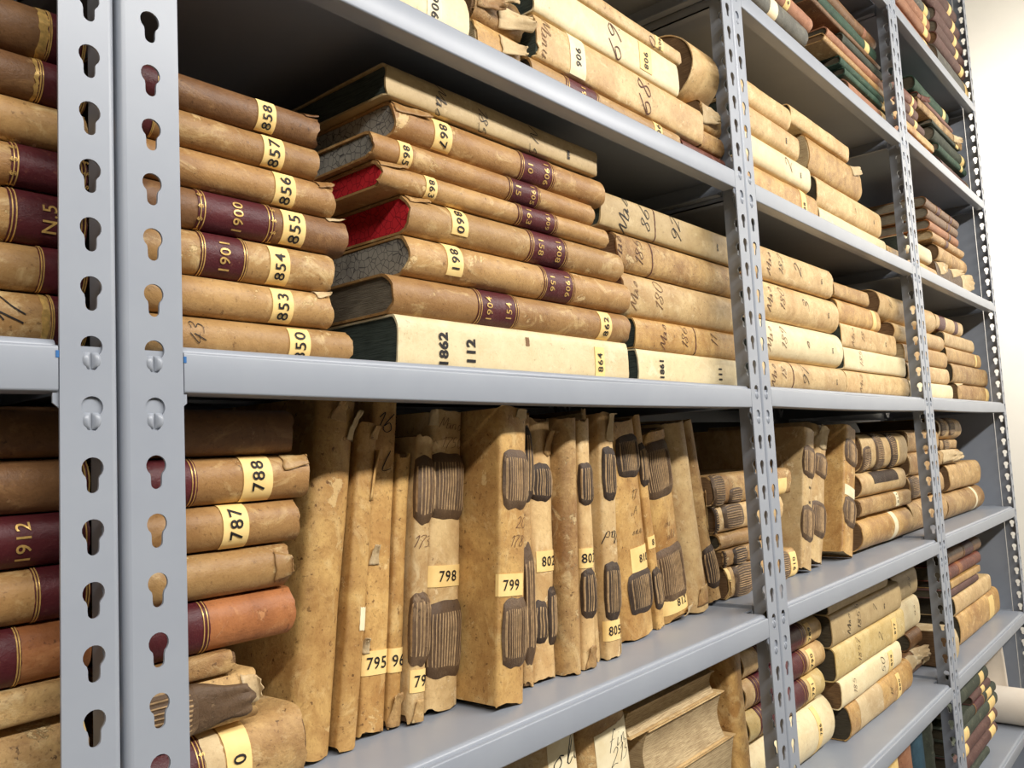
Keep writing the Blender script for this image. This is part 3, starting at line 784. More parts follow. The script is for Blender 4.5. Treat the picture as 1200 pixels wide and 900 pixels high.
# ---- nearest full bay, eye-level shelf : left stack
stack(1, 'B', .08, .45, "the left stack on the nearest bay's eye-level shelf",
 [[(212,73),(379,140)], [(212,120),(378,173)], [(212,165),(376,209)], [(212,212),(395,253)], [(212,260),(400,298)], [(212,315),(393,343)], [(212,364),(392,386)]],
 [R_(st='brown', X0=.478, r=379, d='frayed brown book tagged 858', tag=[('858',303,324)], title=[(158,188,[])], wear=.007, flap=[(372,.9,.02,.3,.006,'brown')]),
  R_(st='tan', X0=.478, r=376, d='tan leather book tagged 857', tag=[('857',310,334)], title=[(150,182,['15'])]),
  R_(st='tan', X0=.478, r=395, d='tan leather book tagged 856', tag=[('856',323,347)], flap=[(386,.8,.02,.25,.006,'tan')]),
  R_(st='red', X0=.478, r=410, d='scuffed maroon book tagged 855', mat='brown', tag=[('855',332,358)], title=[(233,322,['1900'],1)], flap=[(402,.9,.025,.3,.010,'torn')]),
  R_(st='gold', X0=.478, r=393, d='tan book tagged 854, label 1901', tag=[('854',317,340)], title=[(236,291,['1901'])]),
  R_(st='gold', X0=.478, r=392, d='tan leather book tagged 853', tag=[('853',320,344)], title=[(150,168,[])], flap=[(385,.85,.02,.3,.008,'torn')]),
  R_(st='gold', X0=.478, r=415, d='tan leather book tagged 850', tag=[('850',340,364)], pen=[('43',233,.012,.5,'ink')])], mode='L')
# ---- central stack
stack(1, 'B', .08, .48, "the central stack on the nearest bay's eye-level shelf",
 [[(450,62),(700,184)], [(460,110),(701,208)], [(470,160),(600,207),(708,239)], [(445,186),(697,261)], [(480,225),(714,290)], [(480,270),(600,301),(732,327)], [(470,321),(738,364)], [(460,368),(735,399)]],
 [R_(st='olive', l=452, r=701, d='drab vellum book numbered 868', pg='p_green', pen=[('Mas',516,.016,.42,'ink'),('185',565,.015,.42,'ink'),('N.5',625,.016,.42,'ink')], stencil=[('868',666,.006,.4)]),
  R_(st='tan', l=462, r=710, d='tan book tagged 867, label 1906', pg='p_crackle', tag=[('867',510,530,.15,.85)], title=[(611,651,['1906','10'])], flap=[(486,.75,.05,.3,.005,'tan')]),
  R_(st='tan', l=437, r=698, d='tan book tagged 865, label 1905', pg='p_crackle', tag=[('865',469,484)], title=[(597,634,['1905','15'])]),
  R_(st='gold', l=445, r=714, d='red-edged tan book tagged 863', pg='p_red', tag=[('863',500,513)], title=[(608,654,['1909','163'])], wear=.007, flap=[(462,.8,.04,.3,.005,'gold')]),
  R_(st='gold', l=477, r=732, d='red-edged tan book tagged 860', pg='p_red', tag=[('860',530,549,.3,.88)], title=[(622,666,['1908','158'])], flap=[(495,.8,.03,.2,.004,'gold')]),
  R_(st='gold', l=479, r=739, d='tan book tagged 861, label 1906', pg='p_crackle', tag=[('861',525,543,.25,.9)], title=[(638,675,['1906','156'])]),
  R_(st='tan', l=460, r=740, d='tan book tagged 862, label 1904', pg='p_grey', tag=[('862',704,717)], title=[(561,609,['1904','154'])], mode='L'),
  R_(st='pale', l=466, r=737, d='pale vellum book stencilled 1862 112', pg='p_green', tag=[('864',697,708,.15,.75)], stencil=[('1862',520,.014,.44),('112',552,.014,.44)], mode='L', band=[(617,621,'fadedink',.62,.78)])])
# ---- right stack behind the upright
stack(1, 'B', .10, .45, "the right stack on the nearest bay's eye-level shelf",
 [[(712,228),(850,271)], [(720,272),(852,305)], [(734,320),(855,342)], [(745,373),(857,387)], [(746,411),(860,418)]],
 [R_(st='olive', l=694,X1=2.42, d='drab vellum book inscribed 92', pen=[('Mas',732,.026,.5,'ink'),('86',757,.024,.5,'ink'),('92',793,.026,.5,'ink')], stencil=[('870',841,.006)], band=[(767,768,'brownink')]),
  R_(st='worn', l=706,X1=2.42, d='brown-stained vellum book', amp=.0016, bulge=.3, pen=[('Mas',725,.02,.5),('185',750,.02,.5)], band=[(764,765,'brownink')]),
  R_(st='worn', l=731,X1=2.42, d='thick worn vellum book', mat='vellum', amp=.0018, bulge=.3, pen=[('Mas',745,.02,.5,'fadedink'),('180',774,.022,.5,'fadedink')]),
  R_(st='honey', l=745,X1=2.42, d='vellum book inscribed 1861', pg='p_green', amp=.001, pen=[('Mas',778,.018,.5),('186',803,.018,.5),('11',838,.02,.5)], band=[(815,816,'brownink')]),
  R_(st='pale', l=748,X1=2.42, d='pale vellum book stencilled 1861', pg='p_green', stencil=[('1861',776,.012),('111',844,.012)])], mode='L')
# ---- nearest bay, upper shelf
stack(1, 'A', .05, .42, "the upper shelf of the nearest bay, far left", [[(478,-48),(548,-12)]],
 [R_(st='pale', X0=.62, r=551, d='pale vellum book tagged 906, round corner', bulge=.3, n=2.4, tag=[('906',501,518,.05,.95,'tagwhite')])], mode='R')
stack(1, 'A', .06, .40, "the nearest bay's upper shelf, between neighbours", [[(560,-38),(612,-5)], [(560,20),(610,45)]],
 [R_(st='worn', l=555, r=618, d='crumpled torn vellum bundle', amp=.008, wear=.02, bulge=.35, flap=[(590,.7,.05,.3,.02),(604,.4,.05,.4,.02),(575,.5,.04,.4,.015,'worn')]),
  R_(st='honey', l=556, r=612, d='flattened vellum wrapper', amp=.004, wear=.01, flap=[(600,.6,.04,.4,.012)])], mode='R')
stack(1, 'A', .04, .45, "the right stack on the nearest bay's upper shelf",
 [[(642,-34),(700,-1),(795,42)], [(685,10),(790,63)], [(625,24),(785,95)], [(645,75),(790,150)]],
 [R_(st='vellum', l=640, r=799, d='vellum book tagged 909', tag=[('909',768,777,.2,.9)], pen=[('0',764,.018,.5)]),
  R_(st='pale', l=606, r=796, d='pale vellum book inscribed 69', tag=[('908',750,764,.2,.85)], pen=[('69.',722,.030,.5,'brownink','L'),('Ca',616,.024,.5)], amp=.0016),
  R_(st='pale', l=621, r=826, d='pale vellum book inscribed 68', mat='vellum', tag=[('906',668,686,.1,.98,'tagwhite')], pen=[('68.',757,.032,.5,'brownink','L'),('Manu',640,.018,.5,'fadedink')], wear=.008, amp=.002),
  R_(st='gold', l=600, r=798, d='tan book with maroon label 190', title=[(664,703,['190'])], tag=[('905',767,776)])], mode='R')
stack(1, 'A', .05, .42, "the upper shelf beside the nearest grey upright",
 [[(805,26),(840,48)], [(818,112),(842,124)], [(822,148),(842,158)], [(815,170),(842,178)]],
 [R_(st='vround', l=812, X1=2.275, d='round vellum book with open end', pg='p_brown', bulge=.5, n=2.0),
  R_(st='worn', l=822, X1=2.275, d='torn dark bundle', wear=.014, amp=.004, flap=[(832,.5,.05,.6,.012)]),
  R_(st='worn', l=800, X1=2.275, d='flat vellum wrapper', amp=.002),
  R_(st='red', l=800, X1=2.275, d='dull red-brown book')], mode='R')
# ---- nearest bay, lower shelf : lying books at the left
stack(1, 'C', .09, .45, "the left stack on the nearest bay's lower shelf",
 [[(218,478),(340,478)], [(218,534),(360,533)], [(218,591),(355,588)], [(218,649),(345,638)], [(220,706),(345,690)], [(220,767),(345,750)], [(222,801),(300,783)], [(222,868),(305,842)]],
 [R_(st='brown', X0=.478, r=347, d='dark brown leather book'),
  R_(st='brown', X0=.478, r=364, d='brown book tagged 788', mat='tan', tag=[('788',286,320,.12,.97)], title=[(150,232,[])], flap=[(352,.75,.03,.3,.004,'gold')]),
  R_(st='tan', X0=.478, r=356, d='tan book tagged 787', tag=[('787',262,292,.12,.97)]),
  R_(st='gold', X0=.478, r=343, d='untagged tan leather book', flap=[(335,.5,.02,.5,.004,'gold')]),
  R_(st='orange', X0=.478, r=349, d='orange-brown book with maroon end', title=[(150,247,[])]),
  R_(st='worn', X0=.478, r=281, d='thin grimy vellum book', D=.4),
  R_(st='worn', X0=.478, r=304, d='torn laced vellum book', patch=[(150,236,.1,.9)], flap=[(256,.5,.05,.8,.008,'strap'),(298,.6,.02,.5,.010)], wear=.008),
  R_(st='worn', X0=.478, r=364, d='thick worn vellum book tagged 0', bulge=.42, n=2.3, tag=[('0',266,296,.12,.97)], title=[(150,241,[],1)], band=[(242,264,'torn',.5,.97)])], mode='L')
GU = 'upright vellum books on the lower shelf of the nearest bay'
U_ = lambda **k: upright(1, 'C', dict(group=GU, **k))
U_(st='honey', Y=.145, pl=(340,912), pr=(392,891), pt=(349,520), zt=.118, D=.5, X0=.775, lean=.14, amp=.0016, n=2.2, bulge=.30, label='wide mottled vellum book, upright, beside the lying brown stack', pen=[('Dose',515,.012,.3,'fadedink')], flap=[(500,.2,.03,.3,.012),(486,.55,.02,.3,.010,'worn')])
U_(st='honey', Y=.142, pl=(396,887), pr=(420,880), pt=(424,500), top=(436,494), D=.4, amp=.002, lean=.125, label='narrow plain vellum book, upright, right of the wide mottled one', flap=[(560,.1,.05,.4,.006,'honey'),(505,.2,.02,.6,.010,'worn')], band=[(718,745,'tagwhite',.05,.4)])
U_(st='honey', Y=.168, pl=(421,869), pr=(452,860), pt=(441,480), zt=.120, amp=.0016, lean=.108, n=3.6, bulge=.2, label='upright vellum book tagged 795', pen=[('1699',500,.02,.25,'ink'),('L-',545,.02,.25,'ink')], tag=[('795',767,795,.02,.98)], flap=[(655,.7,.02,.3,.006),(760,.85,.015,.25,.008)])
U_(st='worn', Y=.165, pl=(452,856), pr=(471,849), pt=(465,545), top=(468,530), lean=.10, amp=.002, mat='honey', label='thin dark-flecked vellum book tagged 96', tag=[('96',763,791,-.1,1,'tag')], flap=[(836,.5,.035,.8,.006,'worn')])
U_(st='worn', Y=.150, pl=(473,849), pr=(499,846), pt=(469,520), top=(470,508), lean=.05, mat='vellum', label='upright vellum book with brown laced pads, tagged 79', patch=[(537,618,.06,.98),(698,785,.06,.98)], tag=[('79',788,814,.04,.86)], pen=[('1738',640,.012,.45)], flap=[(838,.5,.028,.6,.004,'worn')])
U_(st='vellum', Y=.158, pl=(501,843), pr=(540,830), pt=(498,500), top=(498,478), amp=.0012, n=3.2, label='upright vellum book tagged 798 with two laced pads', patch=[(534,613,.02,1.0),(708,798,-.02,.97)], tag=[('798',667,692,.08,.9)], pen=[('Mand',500,.012,.45,'fadedink'),('1750',523,.012,.45,'fadedink')], flap=[(492,.85,.02,.2,.010)])
U_(st='vellum', Y=.066, pl=(582,838), pr=(616,828), pt=(587,500), top=(587,474), D=.47, mat='honey', n=3.4, bulge=.16, amp=.0012, label='large protruding vellum book tagged 799', patch=[(530,602,.05,.85),(705,787,.0,.82)], tag=[('799',677,703,.2,.97)], pen=[('C.20',618,.012,.45),('178',640,.012,.45)], flap=[(481,.3,.02,.4,.006)])
GV = 'upright vellum books on the lower shelf of the nearest bay'
U_(st='worn', Y=.120, pl=(616,810), pr=(628,806), pt=(611,500), top=(612,482), label='thin dark laced book squeezed right of the one tagged 799', patch=[(500,590,.05,.95,True),(640,780,.05,.95)])
U_(st='worn', Y=.118, pl=(629,805), pr=(656,795), pt=(622,500), top=(622,488), mat='vellum', label='worn vellum book tagged 802 with dark torn lacing', patch=[(545,590,.25,.9,True),(690,760,.0,.45,True),(705,755,.5,.9,True)], tag=[('802',648,672,.05,.8)], flap=[(520,.3,.03,.4,.008,'worn')])
U_(st='vround', Y=.091, pl=(657,790), pr=(687,789), pt=(634,500), top=(634,487), mat='worn', bulge=.45, n=2.0, amp=.0014, label='plain round-backed tan vellum book beside the tag 803')
U_(st='worn', Y=.094, pl=(687,788), pr=(701,783), pt=(668,500), top=(668,489), mat='vellum', label='narrow vellum book tagged 803', patch=[(543,594,.05,.95,True),(668,726,.05,.95,True)], tag=[('803',644,667,.02,.98)], flap=[(772,.5,.03,.7,.004,'worn')])
U_(st='worn', Y=.118, pl=(700,784), pr=(705,781), pt=(681,500), top=(681,479), mat='vellum', label='thin inscribed vellum book tagged 80, left of 805', tag=[('80',672,692,.05,.95)], pen=[('8291',650,.013,.5,'ink','L')])
U_(st='vellum', Y=.098, pl=(704,778), pr=(731,774), pt=(694,500), top=(693,482), n=3.2, amp=.0014, label='vellum book tagged 805 with two dark lacings', patch=[(524,588,.18,.82,True),(659,728,.18,.9,True)], tag=[('805',728,751,.05,.98)], pen=[('Mad',630,.016,.4,'ink','L')], flap=[(495,.3,.05,.6,.010),(760,.05,.02,.2,.006)])
U_(st='vellum', Y=.150, pl=(734,750), pr=(773,745), pt=(710,505), top=(710,489), mat='honey', n=3.0, amp=.0014, label='leaning vellum book tagged 810', patch=[(512,562,.06,.70,True),(671,722,.06,.72,True)], tag=[('810',644,672,.0,.62)], pen=[('17',583,.012,.4,'ink'),('A',602,.012,.4,'ink'),('sne',625,.012,.4,'ink')])
U_(st='honey', Y=.165, pl=(773,742), pr=(782,740), pt=(726,500), top=(726,485), label='thin amber vellum book tagged 8, left of 812', patch=[(520,570,.05,.9,True),(665,715,.05,.9,True)], tag=[('8',628,642,.1,.9)])
U_(st='worn', Y=.168, pl=(784,732), pr=(815,726), pt=(742,515), top=(740,499), mat='honey', label='leaning vellum book tagged 812 with curling laced pads', patch=[(520,585,.02,.98),(641,705,.04,.98)], tag=[('812',697,719,.05,.9)], pen=[('dum',615,.012,.5,'fadedink'),('ald',630,.012,.5,'fadedink')], flap=[(508,.5,.03,.7,.010,'honey'),(725,.3,.02,.4,.008)])
U_(st='vround', Y=.162, pl=(817,727), pr=(839,716), pt=(768,505), top=(767,490), bulge=.5, amp=.002, label='plain rolled vellum book leaning right of the one tagged 812', flap=[(700,.5,.03,.4,.005,'worn')])
U_(st='vround', Y=.18, pl=(839,716), pr=(850,711), pt=(783,500), top=(784,490), amp=.0025, mat='worn', label='last leaning vellum book before the lying laced books', patch=[(640,690,.05,.9,True)], flap=[(600,.2,.06,.4,.005,'worn')])
HBR = [R_(st='worn', l=808, r=929, d='laced vellum book', patch=[(833,850,.05,.95),(855,871,.0,.5)], tag=[('',912,922,.1,.6)], wear=.01),
 R_(st='worn', l=816, r=919, d='pale laced vellum book', mat='vellum', patch=[(818,838,.1,.95,True),(848,872,.2,.98)]),
 R_(st='gold', l=825, r=908, d='thin rolled tan book', bulge=.5),
 R_(st='worn', l=831, r=910, d='thin dark laced book', patch=[(836,850,.1,.9,True),(860,876,.1,.9,True)]),
 R_(st='worn', l=838, r=936, d='thick laced vellum book tagged 910', patch=[(861,884,.05,.95),(914,926,.05,.9)], tag=[('812',848,857,.1,.9),('910',927,934,.1,.8)], flap=[(842,.4,.03,.6,.006,'worn')])]
stack(2, 'C', .165, .40, "the laced stack behind the nearest upright",
 [[(812,556),(872,556)], [(816,594),(876,591)], [(822,627),(877,622)], [(830,649),(878,639)], [(836,668),(880,659)]], HBR, mode='L')
upright(1, 'C', dict(group='books at the back of the lower shelf', Y=.625, pl=(838,560), pr=(872,560), pt=(834,520), top=(834,514), st='olive', D=.08, lean=0.0, label='pale block-like book in the dark behind the lying laced books'))
# ---- second bay, lower shelf
G2 = 'upright vellum books on the lower shelf of the second bay'
upright(2, 'C', dict(group=G2, Y=.155, pl=(937,668), pr=(953,668), pt=(940,504), top=(942,499), st='vellum', D=.47, n=3.6, bulge=.14, label='tall vellum book with two maroon laced pads, second bay', patch=[(528,566,.05,.95),(598,640,.05,.95)], stencil=[('919',577,.006),('185',594,.006)]))
upright(2, 'C', dict(group=G2, Y=.162, pl=(949,672), pr=(967,672), pt=(959,499), top=(958,494), st='worn', mat='vellum', D=.45, label='tall creased vellum book between two laced ones, second bay', patch=[(540,568,.1,.8),(597,638,.1,.9)], flap=[(520,.5,.05,.8,.01)]))
upright(2, 'C', dict(group=G2, Y=.135, pl=(989,657), pr=(1002,656), pt=(996,515), top=(996,496), st='honey', D=.44, n=3.6, bulge=.14, label='broad amber vellum book at the right of the uprights, second bay', patch=[(522,553,.05,.9),(590,625,.05,.9)], tag=[('',578,590,.1,.9,'tagwhite')]))
stack(2, 'C', .12, .42, "the middle stack on the second bay's lower shelf",
 [[(1012,506),(1055,508)], [(1010,552),(1062,549)], [(1006,583),(1062,576)], [(1003,611),(1066,590)]],
 [R_(st='worn', l=1008, r=1064, d='white-laced vellum book with orange tag', mat='vellum', patch=[(1010,1022,.0,.6),(1027,1036,.02,.98),(1044,1052,.1,.98,True)], tag=[('',1050,1054,.2,.7)], bulge=.4),
  R_(st='vround', l=1006, r=1063, d='sagging vellum book with dark hollow', bulge=.4, amp=.003, band=[(1025,1054,'strapdark',.5,.9)]),  # dark band paints the shade of a hollow on the spine
  R_(st='worn', l=1004, r=1068, d='brown-stained vellum book', pg='p_brown', tag=[('811',1050,1054,.2,.9,'tagwhite')]),
  R_(st='worn', l=1012, r=1070, d='thick brown vellum book, white strip', mat='honey', pg='p_brown', bulge=.45, n=2.0, band=[(1049,1053,'tagwhite')])], mode='L')
stack(3, 'C', .12, .40, "the right stack on the second bay's lower shelf",
 [[(1056,502),(1072,505)], [(1062,530),(1074,531)], [(1064,558),(1076,558)], [(1066,586),(1078,584)]],
 [R_(st='worn', l=1054, r=1100, d='grey-brown vellum book', amp=.001), R_(st='worn', l=1061, r=1101, d='plain brown vellum book', amp=.001),
  R_(st='worn', l=1060, r=1107, d='laced vellum book', patch=[(1068,1078,.1,.9)]), R_(st='vround', l=1066, r=1111, d='open-ended round vellum book', bulge=.45, mat='worn')], mode='L')
# ---- second bay, eye-level shelf
stack(2, 'B', .08, .45, "the left stack on the second bay's eye-level shelf",
 [[(890,287),(975,313)], [(890,326),(980,347)], [(900,373),(985,388)], [(900,419),(988,430)]],
 [R_(st='vellum', X0=2.44, r=977, d='fray-ended vellum book inscribed 2', wear=.010, pen=[('Mas',902,.02,.5,'brownink'),('182',916,.02,.5,'ink'),('2',936,.03,.5,'ink')], stencil=[('871',963,.006)]),
  R_(st='pale', X0=2.44, r=983, d='vellum book inscribed 3', mat='vellum', bulge=.35, n=2.3, pen=[('Mas',903,.022,.5),('180',918,.022,.5),('3',946,.03,.5,'ink')], stencil=[('872',971,.006)]),
  R_(st='pale', X0=2.44, r=988, d='pale vellum book with faint script', bulge=.35, n=2.3, pen=[('Mas',903,.022,.5,'fadedink'),('189',920,.022,.5,'fadedink'),('s',946,.03,.5)], stencil=[('873',976,.006)]),
  R_(st='pale', X0=2.44, r=992, d='pale vellum book inscribed 97', mat='vellum', bulge=.35, n=2.3, pen=[('Mas',908,.02,.5),('18',920,.02,.5),('97',945,.028,.5,'ink')], stencil=[('874',981,.006)], band=[(930,931,'brownink')])], mode='L')
stack(2, 'B', .08, .45, "the middle stack on the second bay's eye-level shelf",
 [[(982,329),(1015,342)], [(980,349),(1018,357)], [(978,381),(1032,384)], [(990,410),(1050,413)], [(992,436),(1064,439)]],
 [R_(st='honey', l=976, r=1018, d='brownish vellum book'),
  R_(st='honey', l=976, r=1032, d='vellum book with pale tag', bulge=.35, tag=[('',1023,1027)]),
  R_(st='pale', l=979, r=1050, d='vellum book with faint script', mat='vellum', pen=[('Mas',1000,.02,.5,'fadedink'),('18',1012,.02,.5,'fadedink')], stencil=[('878',1038,.006)]),
  R_(st='pale', l=988, r=1062, d='pale creased vellum book', pen=[('185',1010,.02,.5,'fadedink')], amp=.002),
  R_(st='vellum', l=992, r=1066, d='tan vellum book on the shelf', pen=[('Mas',1010,.02,.5,'fadedink')])], mode='L')
stack(3, 'B', .08, .45, "the right stack on the second bay's eye-level shelf",
 [[(1031,337),(1056,347)], [(1045,374),(1090,388)], [(1050,399),(1096,409)], [(1055,421),(1098,430)], [(1064,443),(1100,450)]],
 [R_(st='vround', l=1031, r=1097, d='open-ended vellum book marked 2', pg='p_brown', bulge=.4, pen=[('12',1044,.02,.5,'ink')]),
  R_(st='vround', l=1044, r=1107, d='round vellum book', bulge=.45), R_(st='honey', l=1050, r=1110, d='brownish vellum book'),
  R_(st='vellum', l=1062, r=1113, d='half-hidden vellum book'), R_(st='vellum', l=1064, r=1117, d='half-hidden pale vellum book', mat='pale')], mode='L')
# ---- second bay, upper shelf
stack(2, 'A', .085, .45, "the left stack on the second bay's upper shelf",
 [[(890,97),(924,123)], [(885,125),(926,151)], [(887,155),(938,189)], [(887,190),(945,223)]],
 [R_(st='vellum', X0=2.46, r=927, d='vellum book with plain spine', bulge=.4, pen=[('s',915,.01,.5)]),
  R_(st='pale', X0=2.46, r=938, d='pale vellum book, dotted number', mat='vellum', bulge=.4, stencil=[('884',921,.006)], wear=.006),
  R_(st='pale', X0=2.46, r=950, d='pale vellum book inscribed 2', bulge=.4, pen=[('2',925,.03,.5,'brownink')], stencil=[('885',938,.006)]),
  R_(st='honey', X0=2.46, r=960, d='brown-tinged vellum book', tag=[('888',940,946,.1,.9)])], mode='L')
stack(2, 'A', .085, .45, "the middle stack on the second bay's upper shelf",
 [[(922,119),(992,166)], [(931,148),(996,186)], [(945,200),(1010,232)], [(960,244),(1030,272)]],
 [R_(st='vellum', l=922, r=996, d='dented vellum book', amp=.002, pen=[('s',970,.01,.5)]),
  R_(st='honey', l=930, r=1010, d='vellum book with curled corner', wear=.01, flap=[(1004,.8,.05,.4,.012)], pen=[('880',990,.008,.3)]),
  R_(st='vellum', l=947, r=1033, d='vellum book with dotted number', amp=.0014, stencil=[('881',1024,.006)], pen=[('s',1002,.02,.5)]),
  R_(st='vellum', l=958, r=1040, d='pale vellum book', mat='pale', stencil=[('882',1030,.006)])], mode='L')
stack(3, 'A', .085, .45, "the right stack on the second bay's upper shelf",
 [[(1014,207),(1050,229)], [(1036,285),(1050,292),(1090,308)]],
 [R_(st='honey', l=1004, X1=4.06, Y=.21, D=.4, d='large brown-spotted vellum book', wear=.004, pg='p_cream'), R_(st='honey', l=1036, r=1099, d='flat vellum book')], mode='L')
# ---- second bay, high shelf
stack(2, 'P', .08, .40, "the left stack on the second bay's high shelf",
 [[(900,-24),(950,6)], [(900,-4),(950,25)], [(905,22),(947,48)]],
 [R_(st='brown', X0=2.31, r=953, d='brown rolled book', mat='rust', tag=[('6',921,926)]),
  R_(st='grey', X0=2.31, r=947, d='grey cloth book', band=[(903,912,'tagwhite')]),
  R_(st='gold', X0=2.31, r=960, d='tan book tagged 6', tag=[('6',939,945)])], mode='L')
stack(2, 'P', .08, .42, "the right stack on the second bay's high shelf",
 [[(1027,44)], [(1027,58)], [(1027,71)], [(1045,95)], [(1047,106)], [(1048,117)], [(1048,124)], [(1047,131)], [(1048,139)]],
 [R_(st='brown', l=948, r=1027, d='large dark brown book', band=[(1012,1015,'rust')]),
  R_(st='green', l=960, r=1027, d='green cloth book', tag=[('',1014,1019)]),
  R_(st='brown', l=950, r=1032, d='brown book with rolled end'),
  R_(st='green', l=988, r=1046, d='dark green book', mat='slate', tag=[('',1035,1040)]),
  R_(st='gold', l=970, r=1048, d='tan book', mat='rust', tag=[('',1040,1043,)]),
  R_(st='gold', l=966, r=1049, d='tan folded book', pg='p_brown', tag=[('',1041,1044)]),
  R_(st='green', l=985, r=1046, d='bright green book', tag=[('',1036,1040)]),
  R_(st='green', l=990, r=1047, d='thin green book', tag=[('',1034,1038)]),
  R_(st='rust', l=995, r=1048, d='red-brown book', tag=[('',1034,1038)])], mode='L')
# ---- end bay, high shelf
stack(3, 'P', .08, .40, "the left stack on the end bay's high shelf",
 [[(1062,101),(1074,115)], [(1064,119),(1075,126)], [(1064,132),(1076,140)], [(1065,145),(1083,156)], [(1067,158),(1094,173)]],
 [R_(st='maroon', l=1030, r=1075, d='crimson book', mat='red', tag=[('',1069,1071)]),
  R_(st='plum', X0=4.11, r=1076, d='plum-brown book', tag=[('',1067,1070)]),
  R_(st='plum', X0=4.11, r=1084, d='dark plum book', tag=[('',1072,1075)]),
  R_(st='honey', X0=4.11, r=1095, d='tan vellum book'),
  R_(st='orange', X0=4.11, r=1102, d='orange book on the shelf', tag=[('',1088,1091)])], mode='L')
stack(3, 'P', .08, .42, "the right stack on the end bay's high shelf",
 [[(1076,98),(1110,124)], [(1073,112),(1110,135)], [(1080,124),(1117,149)], [(1078,136),(1125,163)], [(1092,152),(1127,171)], [(1094,169),(1133,191)], [(1100,181),(1133,201)]],
 [R_(st='green', l=1072, r=1112, d='dark green book', tag=[('',1105,1108)]),
  R_(st='red', l=1076, r=1117, d='torn red-brown book', wear=.008, flap=[(1082,.5,.05,.8,.015,'red')]),
  R_(st='worn', l=1076, r=1128, d='torn tan book', wear=.012, flap=[(1120,.5,.06,.8,.02)]),
  R_(st='slate', l=1092, r=1125, d='slate green book', tag=[('',1120,1123)]),
  R_(st='slate', l=1095, r=1135, d='thick rolled grey-green book', bulge=.5, tag=[('',1127,1130)]),
  R_(st='slate', l=1100, r=1133, d='thin grey-green book', mat='green', tag=[('',1126,1128)]),
  R_(st='plum', l=1105, r=1143, d='brown book on the shelf', tag=[('',1135,1138)])], mode='L')
# ---- end bay, topmost shelf
stack(3, 'Q', .06, .40, "the left stack on the end bay's topmost shelf",
 [[(1058,-30),(1085,0)], [(1058,-16),(1088,15)], [(1056,-3),(1089,28)], [(1054,9),(1091,41)]],
 [R_(st='grey', X0=4.11, r=1090, d='marbled grey book', tag=[('',1083,1087)]),
  R_(st='rust', X0=4.11, r=1090, d='pinkish tan book', tag=[('',1082,1086)]),
  R_(st='rust', X0=4.11, r=1091, d='light rust book', tag=[('',1083,1087)]),
  R_(st='rust', X0=4.11, r=1092, d='rust book on the shelf', mat='orange', tag=[('',1084,1088)])], mode='L')
stack(3, 'Q', .03, .42, "the right stack on the end bay's topmost shelf",
 [[(1092,-25),(1120,5)], [(1092,-10),(1122,22)], [(1091,8),(1126,39)], [(1091,23),(1130,57)], [(1092,36),(1130,71)], [(1095,51),(1131,86)]],
 [R_(st='plum', l=1090, r=1121, d='plum-brown book', tag=[('',1112,1115)]),
  R_(st='plum', l=1090, r=1125, d='wine-brown book', tag=[('',1116,1119)]),
  R_(st='plum', l=1090, r=1129, d='purple-brown book', tag=[('',1118,1121)]),
  R_(st='plum', l=1091, r=1130, d='dusky brown book', tag=[('',1120,1123)]),
  R_(st='plum', l=1094, r=1132, d='chestnut-plum book', pg='p_brown', tag=[('',1126,1129)]),
  R_(st='grey', l=1097, r=1138, d='grey book on the shelf', tag=[('',1131,1135)])], mode='L')
# ---- end bay, upper shelf
stack(3, 'A', .085, .40, "upper shelf just right of the second grey upright", [[(1077,281),(1088,290)], [(1080,304),(1090,308)]],
 [R_(st='pale', X0=4.30, r=1092, d='pale round vellum book', bulge=.45)], bottom=False, mode='L')
stack(3, 'A', .085, .42, "the right stack on the end bay's upper shelf",
 [[(1086,231),(1120,254)], [(1090,245),(1122,266)], [(1090,257),(1122,277)], [(1093,270),(1125,289)], [(1100,283),(1130,303)], [(1100,306),(1132,320)]],
 [R_(st='brown', l=1085, r=1124, d='brown leather book', title=[(1098,1103,[]),(1113,1117,[])], pg='p_grey'),
  R_(st='orange', l=1087, r=1123, d='tan-orange leather book', mat='brown', pg='p_grey', title=[(1110,1114,[])]),
  R_(st='orange', l=1090, r=1124, d='orange-brown leather book', pg='p_grey', title=[(1112,1115,[])]),
  R_(st='gold', l=1093, r=1130, d='golden leather book', pg='p_cream', title=[(1108,1112,[])]),
  R_(st='vround', l=1100, r=1133, d='thick curved vellum book', pg='p_brown', bulge=.4, mat='worn'),
  R_(st='worn', l=1098, r=1139, d='torn crumpled book on the shelf', wear=.014, amp=.004, mat='strap', flap=[(1132,.6,.08,.8,.03),(1120,.8,.06,.5,.02),(1105,.7,.05,.5,.012)])], mode='L')
# ---- end bay, eye-level shelf
stack(3, 'B', .08, .42, "the right stack on the end bay's eye-level shelf",
 [[(1100,367),(1125,376)], [(1104,389),(1128,392)], [(1109,407),(1142,412)], [(1117,426),(1150,430)], [(1122,449),(1158,453)]],
 [R_(st='vellum', l=1097, r=1129, d='vellum book with two maroon bands', bulge=.4, band=[(1101,1108,'title'),(1119,1123,'title')]),
  R_(st='worn', l=1101, r=1142, d='flat-ended vellum book', mat='vellum', pg='p_dark'),
  R_(st='vellum', l=1108, r=1150, d='vellum book with black end', pg='p_dark', mat='honey', tag=[('',1143,1145)]),
  R_(st='vellum', l=1117, r=1158, d='tan vellum book', pg='p_dark', mat='worn', pen=[('9',1130,.01,.5)]),
  R_(st='worn', l=1123, r=1165, d='torn vellum book on the shelf', wear=.01, flap=[(1126,.9,.08,.3,.008)], tag=[('',1156,1159)])], mode='L')
